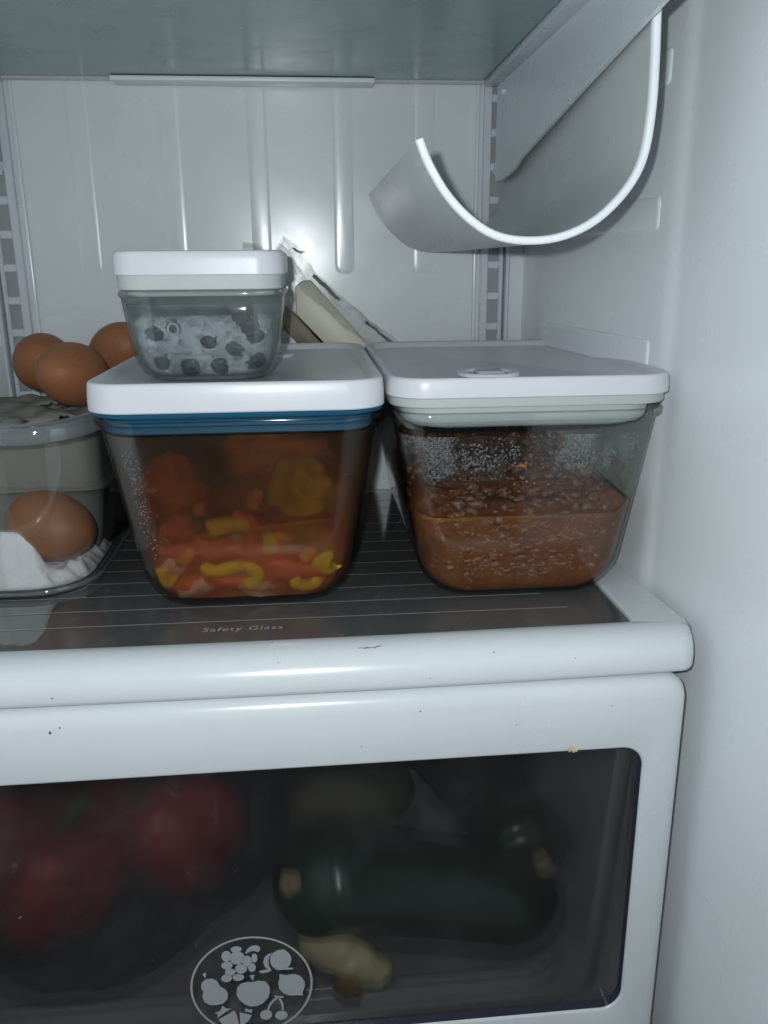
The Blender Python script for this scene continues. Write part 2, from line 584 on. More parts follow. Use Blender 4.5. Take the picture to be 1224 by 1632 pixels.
# fruit emblem printed on the window
t = NT("emblem_print"); EMB = t.done(t.princ((.36, .385, .40), .5))
EC = Vector((-.0430, .3715, -.1992)); ER = .0338
def epts(pts):
    return [((X - 442)/357*ER, -(Y - 345)/270*ER) for X, Y in pts]
def ell(cx, cy, rx, ry, n=28, rot=0):
    out = []
    for i in range(n):
        a = 2*math.pi*i/n
        x, y = rx*math.cos(a), ry*math.sin(a)
        out.append((cx + x*math.cos(rot) - y*math.sin(rot), cy + x*math.sin(rot) + y*math.cos(rot)))
    return out
EYL = .3786
def emblem(name, polys, lift=0.0):
    m = MB()
    for p in polys:
        q = epts(p)
        pts = []
        for x, z in q:
            X = EC.x + x
            bow = .0045 * ((X + .04)/.22)**2 if X > -.04 else .0015 * ((X + .04)/.22)**2
            pts.append((X - DX, .3788 + bow - .0003 - lift - DY, EC.z + z - DZ))
        n = len(pts)
        m.add(pts, [tuple(range(n))])
    bm = bmesh.new(); me = m.mesh(name); bm.from_mesh(me)
    bmesh.ops.triangulate(bm, faces=bm.faces[:]); bm.to_mesh(me); bm.free()
    o = link(name, me, EMB, wp, sharp=0)
    o.matrix_parent_inverse = Matrix.Identity(4)
    return o
# ring
m = MB()
n = 72; A = []; B = []
for i in range(n):
    a = 2*math.pi*i/n
    for L, r in ((A, ER), (B, ER*.966)):
        X = EC.x + r*math.cos(a)
        bow = .0045 * ((X + .04)/.22)**2 if X > -.04 else .0015 * ((X + .04)/.22)**2
        L.append((X - DX, .3788 + bow - .0003 - DY, EC.z + r*math.sin(a) - DZ))
m.loft([A, B]); m.build("emblem_ring", EMB, wp, sharp=0)
emblem("emblem_grapes", [ell(368, 185, 43.5, 36.7), ell(307, 172, 28.6, 29.2), ell(365, 138, 31.8, 16.2), ell(306, 222, 32.9, 21.6), ell(424, 207, 27.6, 30.2), ell(467, 192, 17.0, 24.8), ell(449, 243, 22.3, 24.8), ell(386, 246, 35.0, 25.9), ell(322, 260, 30.7, 19.4), ell(299, 292, 30.7, 21.6), ell(367, 292, 33.9, 19.4),
                         [(414, 163), (430, 140), (455, 125), (485, 124), (502, 135), (502, 155), (488, 162), (462, 152), (440, 158), (420, 166)]])
emblem("emblem_peach", [ell(618, 214, 62, 56), [(572, 172), (545, 178), (524, 195), (516, 220), (524, 246), (545, 262), (560, 264), (548, 240), (546, 212), (555, 190)],
                        [(484, 270), (505, 262), (545, 260), (566, 264), (545, 276), (505, 279)], [(610, 264), (640, 257), (690, 262), (685, 270), (650, 272)]])
emblem("emblem_pear", [[(178, 288), (215, 287), (240, 300), (252, 322), (262, 338), (285, 350), (300, 375), (295, 408), (270, 430), (230, 438), (190, 434), (160, 415), (150, 385), (158, 358), (147, 335), (152, 308)], [(160, 258), (184, 252), (178, 284)]])
emblem("emblem_apple", [[(447, 324), (480, 318), (520, 326), (542, 350), (546, 385), (532, 420), (500, 448), (465, 460), (430, 460), (395, 446), (364, 418), (350, 385), (355, 350), (378, 328), (415, 320)], [(432, 286), (462, 284), (450, 318)]])
emblem("emblem_lemon", [[(606, 290), (645, 300), (690, 296), (728, 310), (752, 342), (752, 372), (738, 400), (738, 422), (705, 418), (660, 416), (625, 400), (600, 372), (597, 338), (606, 315)]])
emblem("emblem_strawberry", [[(232, 520), (330, 474), (345, 510), (352, 560), (340, 600), (300, 580), (255, 550)], [(212, 482), (248, 470), (264, 440), (282, 460), (314, 462), (290, 474), (236, 505), (225, 510), (232, 488)],
                             [(360, 488), (430, 508), (415, 535), (380, 560), (358, 565)], [(398, 464), (412, 476), (436, 478), (432, 496), (384, 482), (394, 478)]])
emblem("emblem_cherry", [ell(515, 514, 36, 28), ell(605, 523, 37, 26), [(522, 485), (535, 455), (560, 430), (582, 420), (590, 428), (565, 442), (545, 464), (534, 488)], [(592, 428), (604, 424), (620, 455), (622, 494), (610, 494), (608, 460)], [(570, 408), (625, 418), (622, 426), (590, 422), (572, 418)]])

# clear bin behind the front
BINM = glass("bin_plastic", (.80, .81, .81), .50, (.30, .31, .32), .15, 1.45, 30, .2, .7, .6)
m = MB()
bx0, bx1, by0, by1 = -.262, .1790, .390, .660
cx, cy = (bx0+bx1)/2, (by0+by1)/2; hx, hy = (bx1-bx0)/2, (by1-by0)/2
def br(z, ins, r=.02): return [(x - DX, y - DY, z - DZ) for x, y, z in rr3(cx, cy, hx-ins, hy-ins, r, z)]
m.loft([br(-.030, 0), br(-.20, .008), br(-.242, .010), br(-.252, .014), br(-.256, .024)], cap1=True)
m.f = [f for f in m.f if not (len(f) == 4 and sum(m.v[i][1] for i in f)/4 + DY < by0 + .016 and abs(sum(m.v[i][0] for i in f)/4 + DX - cx) < hx - .02)]
m.build("bin", plastic("bin_liner_plastic", (.40, .405, .41), .35), dr, sharp=60)
m = MB()
def lg(ins, z): return [(x - DX, y - DY, z - DZ) for x, y, z in rr3(cx, cy, hx-ins, hy-ins, .03, z)]
m.loft([lg(.028, -.256), lg(.028, -.2475), lg(.030, -.2462), lg(.033, -.2462), lg(.035, -.2475), lg(.035, -.256)])
m.build("floor_ridge", plastic("bin_ridge_plastic", (.36, .37, .38), .22), dr, sharp=60)

# ------------------------------------------------------------------ vegetables in the drawer
t = NT("zucchini_skin")
v1 = t.noise(90, 3, .6); v2 = t.ramp(t.noise(420, 2, .6), [(.55, 0.0), (.75, .5)])
zc_ = t.mixc(v2, t.mixc(v1, (.008, .028, .015), (.016, .052, .026)), (.07, .12, .05))
ZUC = t.done(t.princ(zc_, .28, t.bump(v1, .15, .001)))
t = NT("zucchini_stem"); STEM = t.done(t.princ(t.mixc(t.voro(900), (.52, .42, .22), (.30, .22, .10)), .7, t.bump(t.voro(700), .5, .001)))
def zucchini(p0, pm, p1, r, label):
    p0, pm, p1 = Vector(p0), Vector(pm), Vector(p1)
    t_ = empty("zucchini", p0); tag(t_, label, "zucchini", "zucchini in the crisper drawer")
    rings = []
    def frame(s):
        c = p0*(1-s)**2 + pm*(2*s*(1-s)) + p1*s*s - p0
        ax = ((pm - p0)*(1-s) + (p1 - pm)*s).normalized()
        u = ax.cross(Vector((0, 0, 1))).normalized()
        return c, ax, u, u.cross(ax)
    for i in range(31):
        s = i / 30
        rad = r * (.24 + .76*math.sin(min(1, s/.15)*math.pi/2)**.55) * (1 - .06*s)
        if s > .86: rad *= math.sqrt(max(.001, 1 - ((s-.86)/.145)**2))
        c, ax, u, w = frame(s)
        rings.append([c + (u*math.cos(a) + w*math.sin(a)) * rad * (1 + .025*math.cos(5*a)) for a in [2*math.pi*k/30 for k in range(30)]])
    m = MB(); m.loft(rings, True, True); m.build("skin", ZUC, t_, sharp=60)
    c, ax, u, w = frame(0)
    m = MB()
    def sr(s, rad): return [ax*s + (u*math.cos(a) + w*math.sin(a))*rad*(1 + .08*math.cos(5*a)) for a in [2*math.pi*k/20 for k in range(20)]]
    m.loft([sr(.002, r*.22), sr(-.0015, r*.21), sr(-.004, r*.20), sr(-.0045, r*.16)], True, True)
    m.build("stem_end", STEM, t_, sharp=40)
    return t_


zucchini((-.0195, .413, -.1590), (.022, .452, -.186), (.150, .452, -.2220), .0330, "dark green zucchini lying lower with its cut stem end towards the left")
zucchini((.1370, .440, -.1770), (.128, .495, -.178), (.070, .610, -.168), .0285, "dark green zucchini lying higher behind with its cut stem end towards the right")

t = NT("ginger_skin"); gn = t.noise(120, 4, .6)
GING = t.done(t.princ(t.mixc(gn, (.60, .52, .24), (.82, .76, .44)), .45, t.bump(t.noise(300, 3, .5), .3, .001)))
gr = empty("ginger_root", (.009, .412, -.2275)); tag(gr, "knobbly pale yellow root at the bottom of the drawer beneath the lower zucchini", "root")
m = MB()
for c, r, sc in (((-.014, .002, .026), .013, (1, .9, 1.2)), ((-.006, .002, .018), .013, (1.2, .9, .9)), ((.006, 0, .011), .012, (1.2, .9, .9)), ((.019, 0, .002), .0095, (1.15, .9, 1)), ((.012, 0, .006), .011, (1.1, .9, 1))):
    m.ico(c, r, 3, .22, sc, 60)
me = m.mesh("root_body"); o = link("root_body", me, GING, gr, sharp=0)
rm = o.modifiers.new("merge", 'REMESH'); rm.mode = 'VOXEL'; rm.voxel_size = .0018; rm.use_smooth_shade = True
t = NT("ginger_dry_skin"); GINB = t.done(t.princ(t.mixc(t.noise(200), (.20, .11, .045), (.38, .24, .10)), .6))
m = MB(); m.ico((.003, .001, -.006), .0105, 3, .3, (.9, .8, 1.3)); m.build("brown_knob", GINB, gr, sharp=0)

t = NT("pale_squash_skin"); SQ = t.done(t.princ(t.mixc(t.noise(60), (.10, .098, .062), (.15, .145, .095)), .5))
o = MB(); o.ico((0, 0, 0), .036, 4, .12, (1.45, .9, .95)); o = o.build("round_squash", SQ, None, (.012, .535, -.182), 0)
tag(o, "dim pale olive round squash at the back of the drawer above the zucchini", "squash")

t = NT("red_pepper_skin"); RP = t.done(t.princ(t.mixc(t.noise(35), (.36, .010, .012), (.52, .028, .026)), .42, t.bump(t.noise(50, 2), .1, .002)))
t = NT("pepper_stem"); PST = t.done(t.princ((.05, .10, .02), .5))
def pepper(c, r, label, tilt):
    t_ = empty("red_pepper", c); tag(t_, label, "red pepper", "red peppers in the drawer bag")
    rot = Matrix.Rotation(tilt, 3, 'Y')
    rings = []
    for i in range(1, 20):
        ph = math.pi * i / 20
        rings.append([rot @ Vector((r*math.sin(ph)**.8*(1 + .10*math.cos(4*a))*math.cos(a), r*math.sin(ph)**.8*(1 + .10*math.cos(4*a))*math.sin(a), r*1.12*math.cos(ph) - .012*math.exp(-(ph/.5)**2))) for a in [2*math.pi*k/36 for k in range(36)]])
    m = MB(); m.loft(rings, True, True); m.build("flesh", RP, t_, sharp=0)
    m = MB(); m.tube([rot @ Vector((0, 0, r*.9)), rot @ Vector((.002, 0, r*1.15)), rot @ Vector((.006, 0, r*1.32))], [.006, .0045, .005])
    m.build("stem", PST, t_)
pepper((-.168, .455, -.168), .040, "lowest red pepper in the drawer bag, right of the one cut by the window edge", .4)
pepper((-.094, .470, -.150), .039, "red pepper in the bag closest to the zucchini", -.5)
pepper((-.130, .520, -.130), .040, "red pepper lying behind the other two in the drawer bag", 1.2)
pepper((-.215, .480, -.140), .038, "red pepper half cut off by the left edge of the drawer window", .9)

t = NT("thin_bag_film")
bn = t.bump(t.noise(70, 5, .7, 1.2), .9, .004)
BAG = t.done(t.mixs(t.math('MULTIPLY', t.fres(1.5, bn), .8), t.mixs(.42, t.mixs(.012, t.transp((.99, .99, .99)), t.diff((.5, .5, .5))), t.refr((.97, .97, .97), .45, 1.15)), t.glossy((1, 1, 1), .16, bn)))
bm = bmesh.new(); bmesh.ops.create_icosphere(bm, subdivisions=5, radius=1)
for v in bm.verts:
    p = v.co.copy()
    d = 1 + .12*noise.noise(p*2.2) + .09*abs(noise.noise(p*5)) + .06*abs(noise.noise(p*11))
    v.co = Vector((p.x*.118*d, p.y*.064*d, p.z*.083*d - .012*abs(p.z < 0)*math.cos(p.x*3)))
m = MB(); m.bm(bm)
o = m.build("plastic_bag", BAG, None, (-.150, .4665, -.158), 0)
tag(o, "thin clear crinkled plastic bag around the red peppers in the drawer", "plastic bag")


# ------------------------------------------------------------------ food containers
def interp(P, z):
    for (a, b), (c, d) in zip(P, P[1:]):
        if z <= c: return b + (d-b)*max(0, z-a)/(c-a)
    return P[-1][1]


PX = [(0, .0415), (.0010, .0455), (.0035, .0503), (.0080, .0548), (.0140, .0582), (.0220, .0608), (.1045, .0746), (.1062, .0752)]
PY = [(0, .0905), (.0008, .0930), (.0030, .0950), (.0075, .0961), (.0140, .0968), (.0220, .0974), (.1045, .1059), (.1062, .1065)]


def half(z): return interp(PX, z)       # outer half width of the large glass at height z


def halfy(z): return interp(PY, z)      # outer half depth


DYH = .0313
T_GL = .0015
CZ = [.0, .0010, .0035, .0080, .0140, .022, .05, .08, .1045]


def crad(z): return .017 + .006 * z / .11


def inner_half(z): return half(max(0, z - .0015*max(0, 1 - z/.022))) - T_GL


def inner_halfy(z): return halfy(max(0, z - .0015*max(0, 1 - z/.022))) - T_GL


def glass_body_rings(s=1.0):
    out = [rr3(0, 0, half(z), halfy(z), crad(z), z, 9) for z in CZ]
    lip = [(.1058, .0768, .0235), (.1072, .0774, .024), (.1092, .0774, .024), (.1101, .0768, .0235), (.1101, .0745, .022), (.1085, .0725, .020)]
    out += [rr3(0, 0, h, h + DYH, r, z, 9) for z, h, r in lip]
    for z in (.1045, .08, .05, .022, .014, .008, .0040, .0024, .0016):
        out.append(rr3(0, 0, inner_half(z), inner_halfy(z), crad(z) - T_GL*.8, z, 9))
    return out


def lid_mesh(hx, hy, r, z0, z1, draft=.0006, rec=.0042, rimw=.0065):
    """white lid: drafted skirt, rounded rim, recessed top"""
    m = MB()
    R = lambda ins, z, dr=0: rr3(0, 0, hx - ins, hy - ins, max(.002, r - ins*.7), z, 9)
    h = z1 - z0
    rings = [R(.004, z0), R(.0006, z0), R(.0000, z0 + .0006), R(.0000, z0 + h*.38), R(draft*.35, z0 + h*.62), R(draft, z1 - .0016), R(draft + .0003, z1 - .0008), R(draft + .0009, z1 - .0002), R(draft + .0018, z1),
             R(draft + rimw*.6, z1 - .0006), R(draft + rimw, z1 - .0022), R(draft + rimw + .0012, z1 - rec + .0004), R(draft + rimw + .0024, z1 - rec)]
    m.loft(rings, True, True)
    return m


def big_container(loc, label, group, seal, glass_mat, grey):
    t_ = empty("food_container", loc); tag(t_, label, "food container", group)
    m = MB(); m.loft(glass_body_rings(), True, True)
    m.build("glass_body", glass_mat, t_, sharp=50)
    z0 = .1182 if grey else .1136
    m = lid_mesh(.0785, .0785 + .0322, .0215, z0, .129)
    lid = m.build("lid", LID, t_, sharp=40)
    m = MB()
    S = lambda h, z, r=.021: rr3(0, 0, h, h + DYH, r, z, 9)
    if grey:
        m.loft([S(.0700, .1176), S(.0768, .1180), S(.0770, .1140), S(.0766, .1131), S(.0725, .1129), S(.0704, .1122), S(.0702, .108), S(.0694, .1045, .02), S(.0672, .1018, .02), S(.0630, .1000, .02), S(.057, .0992, .02)], True, True)
    else:
        m.loft([S(.0700, .1132), S(.0770, .1134), S(.0776, .1124), S(.0772, .1112), S(.0742, .1108), S(.0732, .1085), S(.0728, .1078), S(.0710, .1070), S(.0710, .1056), S(.0722, .1050), S(.0722, .1020), S(.0712, .1012), S(.066, .1010)], True, True)
    m.build("seal_ring", seal, t_, sharp=40)
    return t_, lid


GL_LEFT = glass("container_glass_fogged", (.93, .93, .92), .02, (.40, .37, .35), .11, 1.45, 35, refl=.45)
GL_RIGHT = glass("container_glass_clear", (.95, .965, .96), .006, (.5, .5, .5), .05, 1.45, 40, refl=.75)
LC = (-.0385, .5425, .0006)
RC_ = (.1195, .5425, .0006)
lc, llid = big_container(LC, "large glass food container with a blue seal and orange vegetable stew inside", "large lidded glass containers", BLUESEAL, GL_LEFT, False)
rc, rlid = big_container(RC_, "large glass food container with a grey seal and brown meat sauce inside", "large lidded glass containers", GREYSEAL, GL_RIGHT, True)


def valve(lid, x, y, z, s=1.0):
    m = MB()
    c = lambda r, zz: [(x + r*s*math.cos(a), y + r*s*math.sin(a), zz) for a in [2*math.pi*k/40 for k in range(40)]]
    m.loft([c(.0180, z + .0002), c(.0176, z + .0016), c(.0165, z + .0022), c(.0150, z + .0022), c(.0135, z + .0016), c(.0125, z + .0006)])
    v = m.build("valve_ring", LID, lid, sharp=60)
    m = MB(); m.loft([c(.0125, z + .0008), c(.006, z + .0005), c(.001, z + .0005)], False, True)
    m.build("valve_seat", plastic("valve_grey", (.46, .47, .49), .4), v, sharp=60)
    m = MB(); m.box((x - .008*s, y - .010*s, z + .0006), (x + .008*s, y + .0035*s, z + .0034), .0016, 3)
    m.build("valve_tab", plastic("valve_tab_grey", (.36, .37, .39), .35), v)


valve(rlid, -.0175, -.066, .1248)
valve(llid, .010, .055, .1248)


def fill_mesh(hfun, gap=.0005, nr=60, ncorner=14, side_noise=0.0):
    """solid food filling the large container: sides follow the glass, the top is a height field hfun(x,y)"""
    m = MB(); rings = []
    for z in (.0018, .0022, .0030, .0050, .0085, .0125, .017, .022):
        rings.append(rr3(0, 0, inner_half(z) - gap, inner_halfy(z) - gap, crad(z) - T_GL*.8 - gap, z, ncorner))
    nside = 10
    ref = rings[-1]; hx0 = inner_half(.022); hy0 = inner_halfy(.022)
    for k in range(1, nside + 1):
        ring = []
        for (x, y, _) in ref:
            z = .022 + (hfun(x, y) - .022) * k / nside
            fx = (inner_half(z) - gap)/(hx0 - gap); fy = (inner_halfy(z) - gap)/(hy0 - gap)
            ring.append((x*fx, y*fy, z))
        rings.append(ring)
    last = rings[-1]
    for k in range(1, nr + 1):
        f = 1 - k / nr * .985
        ring = []
        for (x, y, z) in last:
            X, Y = x*f, y*f
            ring.append((X, Y, hfun(X, Y) if k > 1 else (z*.5 + hfun(X, Y)*.5)))
        rings.append(ring)
    m.loft(rings, True, True)
    return m


# ---- meat sauce (right)
def h_meat(x, y):
    front = smooth(-.102, -.082, y)
    lump = noise.noise(Vector((x*55, y*55, 1.3)))*.0060 + noise.noise(Vector((x*160, y*160, 4.0)))*.0034 + noise.noise(Vector((x*330, y*330, 4.0)))*.0012
    edge = min(1, max(0, (.0665 - abs(x))/.012))
    back_ = smooth(-.085, -.03, y)
    return .0470 + front * (.0070*edge + .002) + back_*.0075*edge + lump * (.25 + .75*front)*edge


t = NT("meat_sauce")
lum = t.voro(260); l2 = t.noise(130, 5, .65); l3 = t.noise(28, 3, .6)
c1 = t.mixc(l2, (.100, .031, .009), (.19, .064, .019))
c1 = t.mixc(t.math('MULTIPLY', t.ramp(lum, [(.10, .9), (.36, 0.0)]), t.ramp(t.noise(70, 3, .6), [(.44, 0.0), (.60, 1.0)])), c1, (.30, .135, .075))
c1 = t.mixc(t.ramp(t.noise(45, 4, .6), [(.35, .6), (.55, 0.0)]), c1, (.055, .016, .006))
c1 = t.mixc(t.ramp(l3, [(.45, 0.0), (.75, .5)]), c1, (.21, .048, .009))
SAUCE = t.done(t.princ(c1, .42, t.bump(t.math('ADD', l2, lum), .35, .0012), Specular_IOR_Level=.35))
ms = empty("meat_sauce", RC_); tag(ms, "brown minced meat sauce filling the lower half of the grey sealed container", "meat sauce")
fill_mesh(h_meat).build("sauce_body", SAUCE, ms, sharp=0)
t = NT("meat_crumbs"); MEAT = t.done(t.princ(t.mixc(t.noise(240, 3, .6), (.085, .032, .013), (.185, .078, .038)), .45, t.bump(t.noise(500, 3), .4, .001)))
m = MB()
for i in range(700):
    x = random.uniform(-.062, .062); y = random.uniform(-.097, .09)
    if abs(x) > .050 and y < -.078: continue
    r = random.choice([.0012, .0016, .002, .0028, .0036])
    m.ico((x, y, h_meat(x, y) - r*.35), r, 2, 1.1, (1.2, random.uniform(.7, 1.2), .8), 70)
mf = MB()
for i in range(380):     # crumbs against the front glass
    z = random.uniform(.012, .046); x = random.gauss(0, .030)
    h = inner_halfy(z)
    if abs(x) > inner_half(z) - .015: continue
    r = random.choice([.0006, .0008, .0010, .0014, .0019, .0024])
    mf.ico((x, -(h - .0006 - r*.36), z), r, 2, 1.3, (1.3, .6, .8), 70)
o = m.build("meat_crumbs", MEAT, ms, sharp=0); o['kind'] = 'stuff'
t = NT("fat_crumbs"); FATM = t.done(t.princ(t.mixc(t.noise(200, 3, .6), (.125, .048, .019), (.225, .105, .056)), .5))
o = mf.build("fat_crumbs", FATM, ms, sharp=0); o['kind'] = 'stuff'
t = NT("carrot"); CARR = t.done(t.princ(t.mixc(t.noise(200), (.50, .14, .02), (.62, .22, .03)), .4))
for (x, z, r) in ((.0095, .0715, .0034), (-.0170, .0280, .0030), (.020, .033, .0018), (-.030, .0395, .0022)):
    m = MB()
    yy = -(inner_halfy(z) - .0007 - r*.5) if z < .05 else -.045
    m.ico((x, yy, z if z < .05 else h_meat(x, yy) + .002), r, 2, .25, (1.2, .6, .9)); m.build("carrot_piece", CARR, ms, sharp=0)
# amber oil line where the sauce meets the glass
t = NT("amber_oil"); OIL = t.done(t.mixs(.35, t.transp((.9, .55, .1)), t.princ((.50, .25, .015), .15)))
pts = []
for (x, y, _) in rr3(0, 0, 1, 1, .2, 0, 2)[:0]: pass
zz = .0486
hh = inner_half(zz) - .0006
loop = [(x, y, z + .0005*noise.noise(Vector((x*90, y*90, 0)))) for x, y, z in rr3(0, 0, hh, inner_halfy(zz) - .0006, .0165, zz, 12)]
# subdivide the straight runs
fin = []
for i, p in enumerate(loop):
    q = loop[(i+1) % len(loop)]
    d = Vector(q) - Vector(p); k = max(1, int(d.length/.006))
    for s in range(k):
        v = Vector(p) + d*(s/k); v.z += .0006*noise.noise(v*120); fin.append(v)
fin.append(fin[0])
m = MB(); m.tube(fin, [max(.00012, .0006 + .0016*noise.noise(p*55)) for p in fin], 6, False)
m.build("oil_line", OIL, ms, sharp=0)
# smear of sauce on the inside right corner and left side
SMEAR_T = NT("dried_smear")
f = SMEAR_T.ramp(SMEAR_T.noise(110, 6, .7), [(.44, 0.0), (.62, .75)])
SMEAR = SMEAR_T.done(SMEAR_T.mixs(f, SMEAR_T.transp((1, 1, 1)), SMEAR_T.princ((.30, .17, .08), .5)))
def wall_patch(x0, x1, z0, z1, gap, n=14, side=None):
    """sheet just inside the front (or right side) inner wall of a large container"""
    rings = []
    for i in range(n + 1):
        z = z0 + (z1 - z0)*i/n
        row = []
        for k in range(n + 1):
            u = x0 + (x1 - x0)*k/n
            if side is None: row.append((u, -(inner_halfy(z) - gap), z))
            else: row.append((side*(inner_half(z) - gap), u, z))
        rings.append(row)
    m = MB(); m.loft(rings, closed=False); return m
wall_patch(-.075, -.005, .049, .071, .0005, side=1).build("dried_smear", SMEAR, ms, sharp=0)

# condensation beads on the inside of the right container
t = NT("water_beads")
WB = t.done(t.mixs(.30, t.transp((.97, .98, 1)), t.mixs(t.fres(1.5), t.diff((.30, .32, .34)), t.glossy((1, 1, 1), .10))))
m = MB()
clumps = [(-.050, .080, .016, 330), (-.030, .083, .016, 330), (-.012, .086, .011, 150), (.018, .085, .008, 190), (.027, .088, .007, 90), (.045, .085, .006, 60), (.057, .090, .008, 110), (-.058, .088, .010, 120), (.0, .078, .028, 120)]
for cx_, cz_, s_, n_ in clumps:
    for i in range(n_):
        x = random.gauss(cx_, s_*.42); z = random.gauss(cz_, s_*.34)
        if not (.052 < z < .0985) or abs(x) > inner_half(z) - .012: continue
        r = random.choice([.00016, .0002, .00026, .0003, .0004, .0005, .0008])
        m.ico((x, -(inner_halfy(z) - .0001), z), r, 1, .25, (1, .5, 1))
o = m.build("water_beads", WB, rc, sharp=0); o['kind'] = 'stuff'
FOGT = NT("breath_fog")
fsep = FOGT.n('ShaderNodeSeparateXYZ'); FOGT.l(FOGT.co(), fsep.inputs[0])
fz = FOGT.ramp(FOGT.math('ADD', FOGT.math('MULTIPLY', fsep.outputs[2], 10.0), FOGT.math('MULTIPLY', FOGT.noise(60, 3), .22)), [(.78, 0.0), (.95, 1.0)])
fpatch = FOGT.ramp(FOGT.noise(52, 4, .6, 0, (1, 1, .45)), [(.42, .05), (.60, 1.0)])
fgrain = FOGT.ramp(FOGT.voro(1150), [(.25, .80), (.55, .16)])
ff = FOGT.math('ADD', FOGT.math('MULTIPLY', FOGT.math('MULTIPLY', fz, fpatch), fgrain), .008)
FOG = FOGT.done(FOGT.mixs(ff, FOGT.transp((1, 1, 1)), FOGT.diff((.34, .345, .35))))
FOGM = MB(); FOGM.loft([rr3(0, 0, inner_half(z) - .0003, inner_halfy(z) - .0003, crad(z) - T_GL*.8, z, 9) for z in [.047 + .0055*i for i in range(10)]])
FOGM.build("fog_film", FOG, rc, sharp=0)


# ---- vegetable stew (left)
def h_stew(x, y):
    f = smooth(-.096, -.055, y)
    r = smooth(-.005, .030, x)
    l = smooth(-.015, -.045, x)
    lump = noise.noise(Vector((x*38 + 3, y*38, 2.3)))*.010 + noise.noise(Vector((x*110, y*110, 7.0)))*.0035
    return .040 + .006*r + f*(.012 + .024*r + .020*l) + lump


t = NT("stew_base")
s1 = t.noise(46, 3, .5, .7); s2 = t.noise(95, 4, .6); s3 = t.noise(30, 2, .5)
sc1 = t.ramp(s1, [(.28, (.10, .024, .008)), (.40, (.30, .055, .016)), (.50, (.38, .10, .020)), (.58, (.36, .17, .018)), (.66, (.34, .085, .020)), (.8, (.15, .042, .014))])
sc1 = t.mixc(t.ramp(s2, [(.5, 0.0), (.8, .5)]), sc1, (.10, .030, .010))
STEW = t.done(t.princ(sc1, .45, t.bump(s2, .35, .002), Specular_IOR_Level=.3))
st = empty("vegetable_stew", LC); tag(st, "orange vegetable stew with yellow pepper strips in the blue sealed container", "vegetable stew")
fill_mesh(h_stew, .0050).build("stew_base", STEW, st, sharp=0)


def foodmat(name, a, b, rough=.4):
    t = NT(name); n_ = t.noise(120, 4, .6)
    c_ = t.mixc(t.ramp(t.noise(75, 4, .65), [(.48, 0.0), (.72, .7)]), t.mixc(n_, a, b), (.24, .055, .014))
    return t.done(t.princ(c_, rough, t.bump(n_, .5, .0015), Specular_IOR_Level=.15))


YEL = foodmat("yellow_pepper", (.60, .35, .020), (.74, .47, .045))
RED = foodmat("red_tomato", (.52, .085, .028), (.62, .150, .050))
ORG = foodmat("orange_piece", (.60, .19, .032), (.70, .27, .055))
ONI = foodmat("pale_onion", (.50, .27, .20), (.62, .38, .30))


def front_y(z, r, x=0.0):
    hx, hy, cr_ = inner_half(z), inner_halfy(z), crad(z) - T_GL*.8
    u = max(0.0, min(cr_*.95, abs(x) - (hx - cr_)))
    return -(hy - cr_ + math.sqrt(cr_*cr_ - u*u) - .0008 - r)


def strip(pts, w, mat, name):
    """curved food strip lying against the front glass: pts are (x, z)"""
    P = [(max(-(inner_half(z) - .0125), min(inner_half(z) - .0125, x)), z) for x, z in catmull([(x, z) for x, z in pts], 5)]
    path = [Vector((x, front_y(max(.006, z), .0034, x) + .0012*noise.noise(Vector((x*60, z*60, 0))), z)) for x, z in P]
    n_ = len(path); m = MB()
    rings = []
    for i, p in enumerate(path):
        tv = (path[min(i+1, n_-1)] - path[max(i-1, 0)]).normalized()
        nrm = Vector((0, 1, 0)); bn_ = tv.cross(nrm).normalized()
        e = min(1, (min(i, n_-1-i) + .6)/2.2)
        hw = w*1.22*e*(1 + .18*noise.noise(p*130))
        rings.append([p + bn_*hw*math.cos(a) + nrm*.0030*e*math.sin(a) for a in [2*math.pi*k/10 for k in range(10)]])
    m.loft(rings, True, True)
    return m.build(name, mat, st, sharp=0)


def chunk(x, z, r, mat, name, sc=(1, .5, 1), dy=0.0):
    r *= 1.22
    z = max(z, .0045 + r*sc[2]*1.1)
    lim = inner_half(max(.006, z)) - r*sc[0] - .0120; x = max(-lim, min(lim, x))
    m = MB(); m.ico((x, front_y(max(.006, z), r*sc[1]*.90 + .0022, x) + dy, z), r, 3, .45, sc, 60, Matrix.Rotation(random.uniform(-.6, .6), 3, 'Y'))
    return m.build(name, mat, st, sharp=0)


strip([(-.026, .0245), (-.018, .0205), (-.006, .0230), (.004, .0200), (.004, .0135), (-.004, .0115)], .0036, YEL, "pepper_strip")
strip([(-.021, .0455), (-.014, .0480), (-.006, .0480), (.003, .0470)], .0044, YEL, "pepper_strip")
strip([(-.052, .0250), (-.047, .0190), (-.041, .0130)], .0042, YEL, "pepper_strip")
strip([(.024, .0155), (.032, .0110), (.042, .0130)], .0040, YEL, "pepper_strip")
strip([(.040, .0290), (.046, .0220), (.055, .0230)], .0058, YEL, "pepper_strip")
strip([(.011, .0430), (.014, .0360), (.010, .0300)], .0036, YEL, "pepper_strip")
strip([(-.030, .036), (-.034, .030), (-.038, .024)], .0040, ORG, "pepper_strip")
for (x, z, r, sc) in ((-.0130, .0345, .0140, (1.5, .45, .62)), (-.050, .0330, .0095, (1.1, .5, .8)), (.012, .0300, .0110, (1.2, .5, .7)), (-.012, .0150, .0105, (1.5, .45, .55)),
                      (.025, .0210, .0130, (1.4, .45, .6)), (.050, .0140, .0085, (1.1, .5, .8)), (-.044, .0100, .0080, (1.3, .5, .7)), (.001, .0435, .0075, (.8, .5, 1.3)), (-.036, .0470, .0080, (.9, .5, 1))):
    chunk(x, z, r, RED, "tomato_piece", sc)
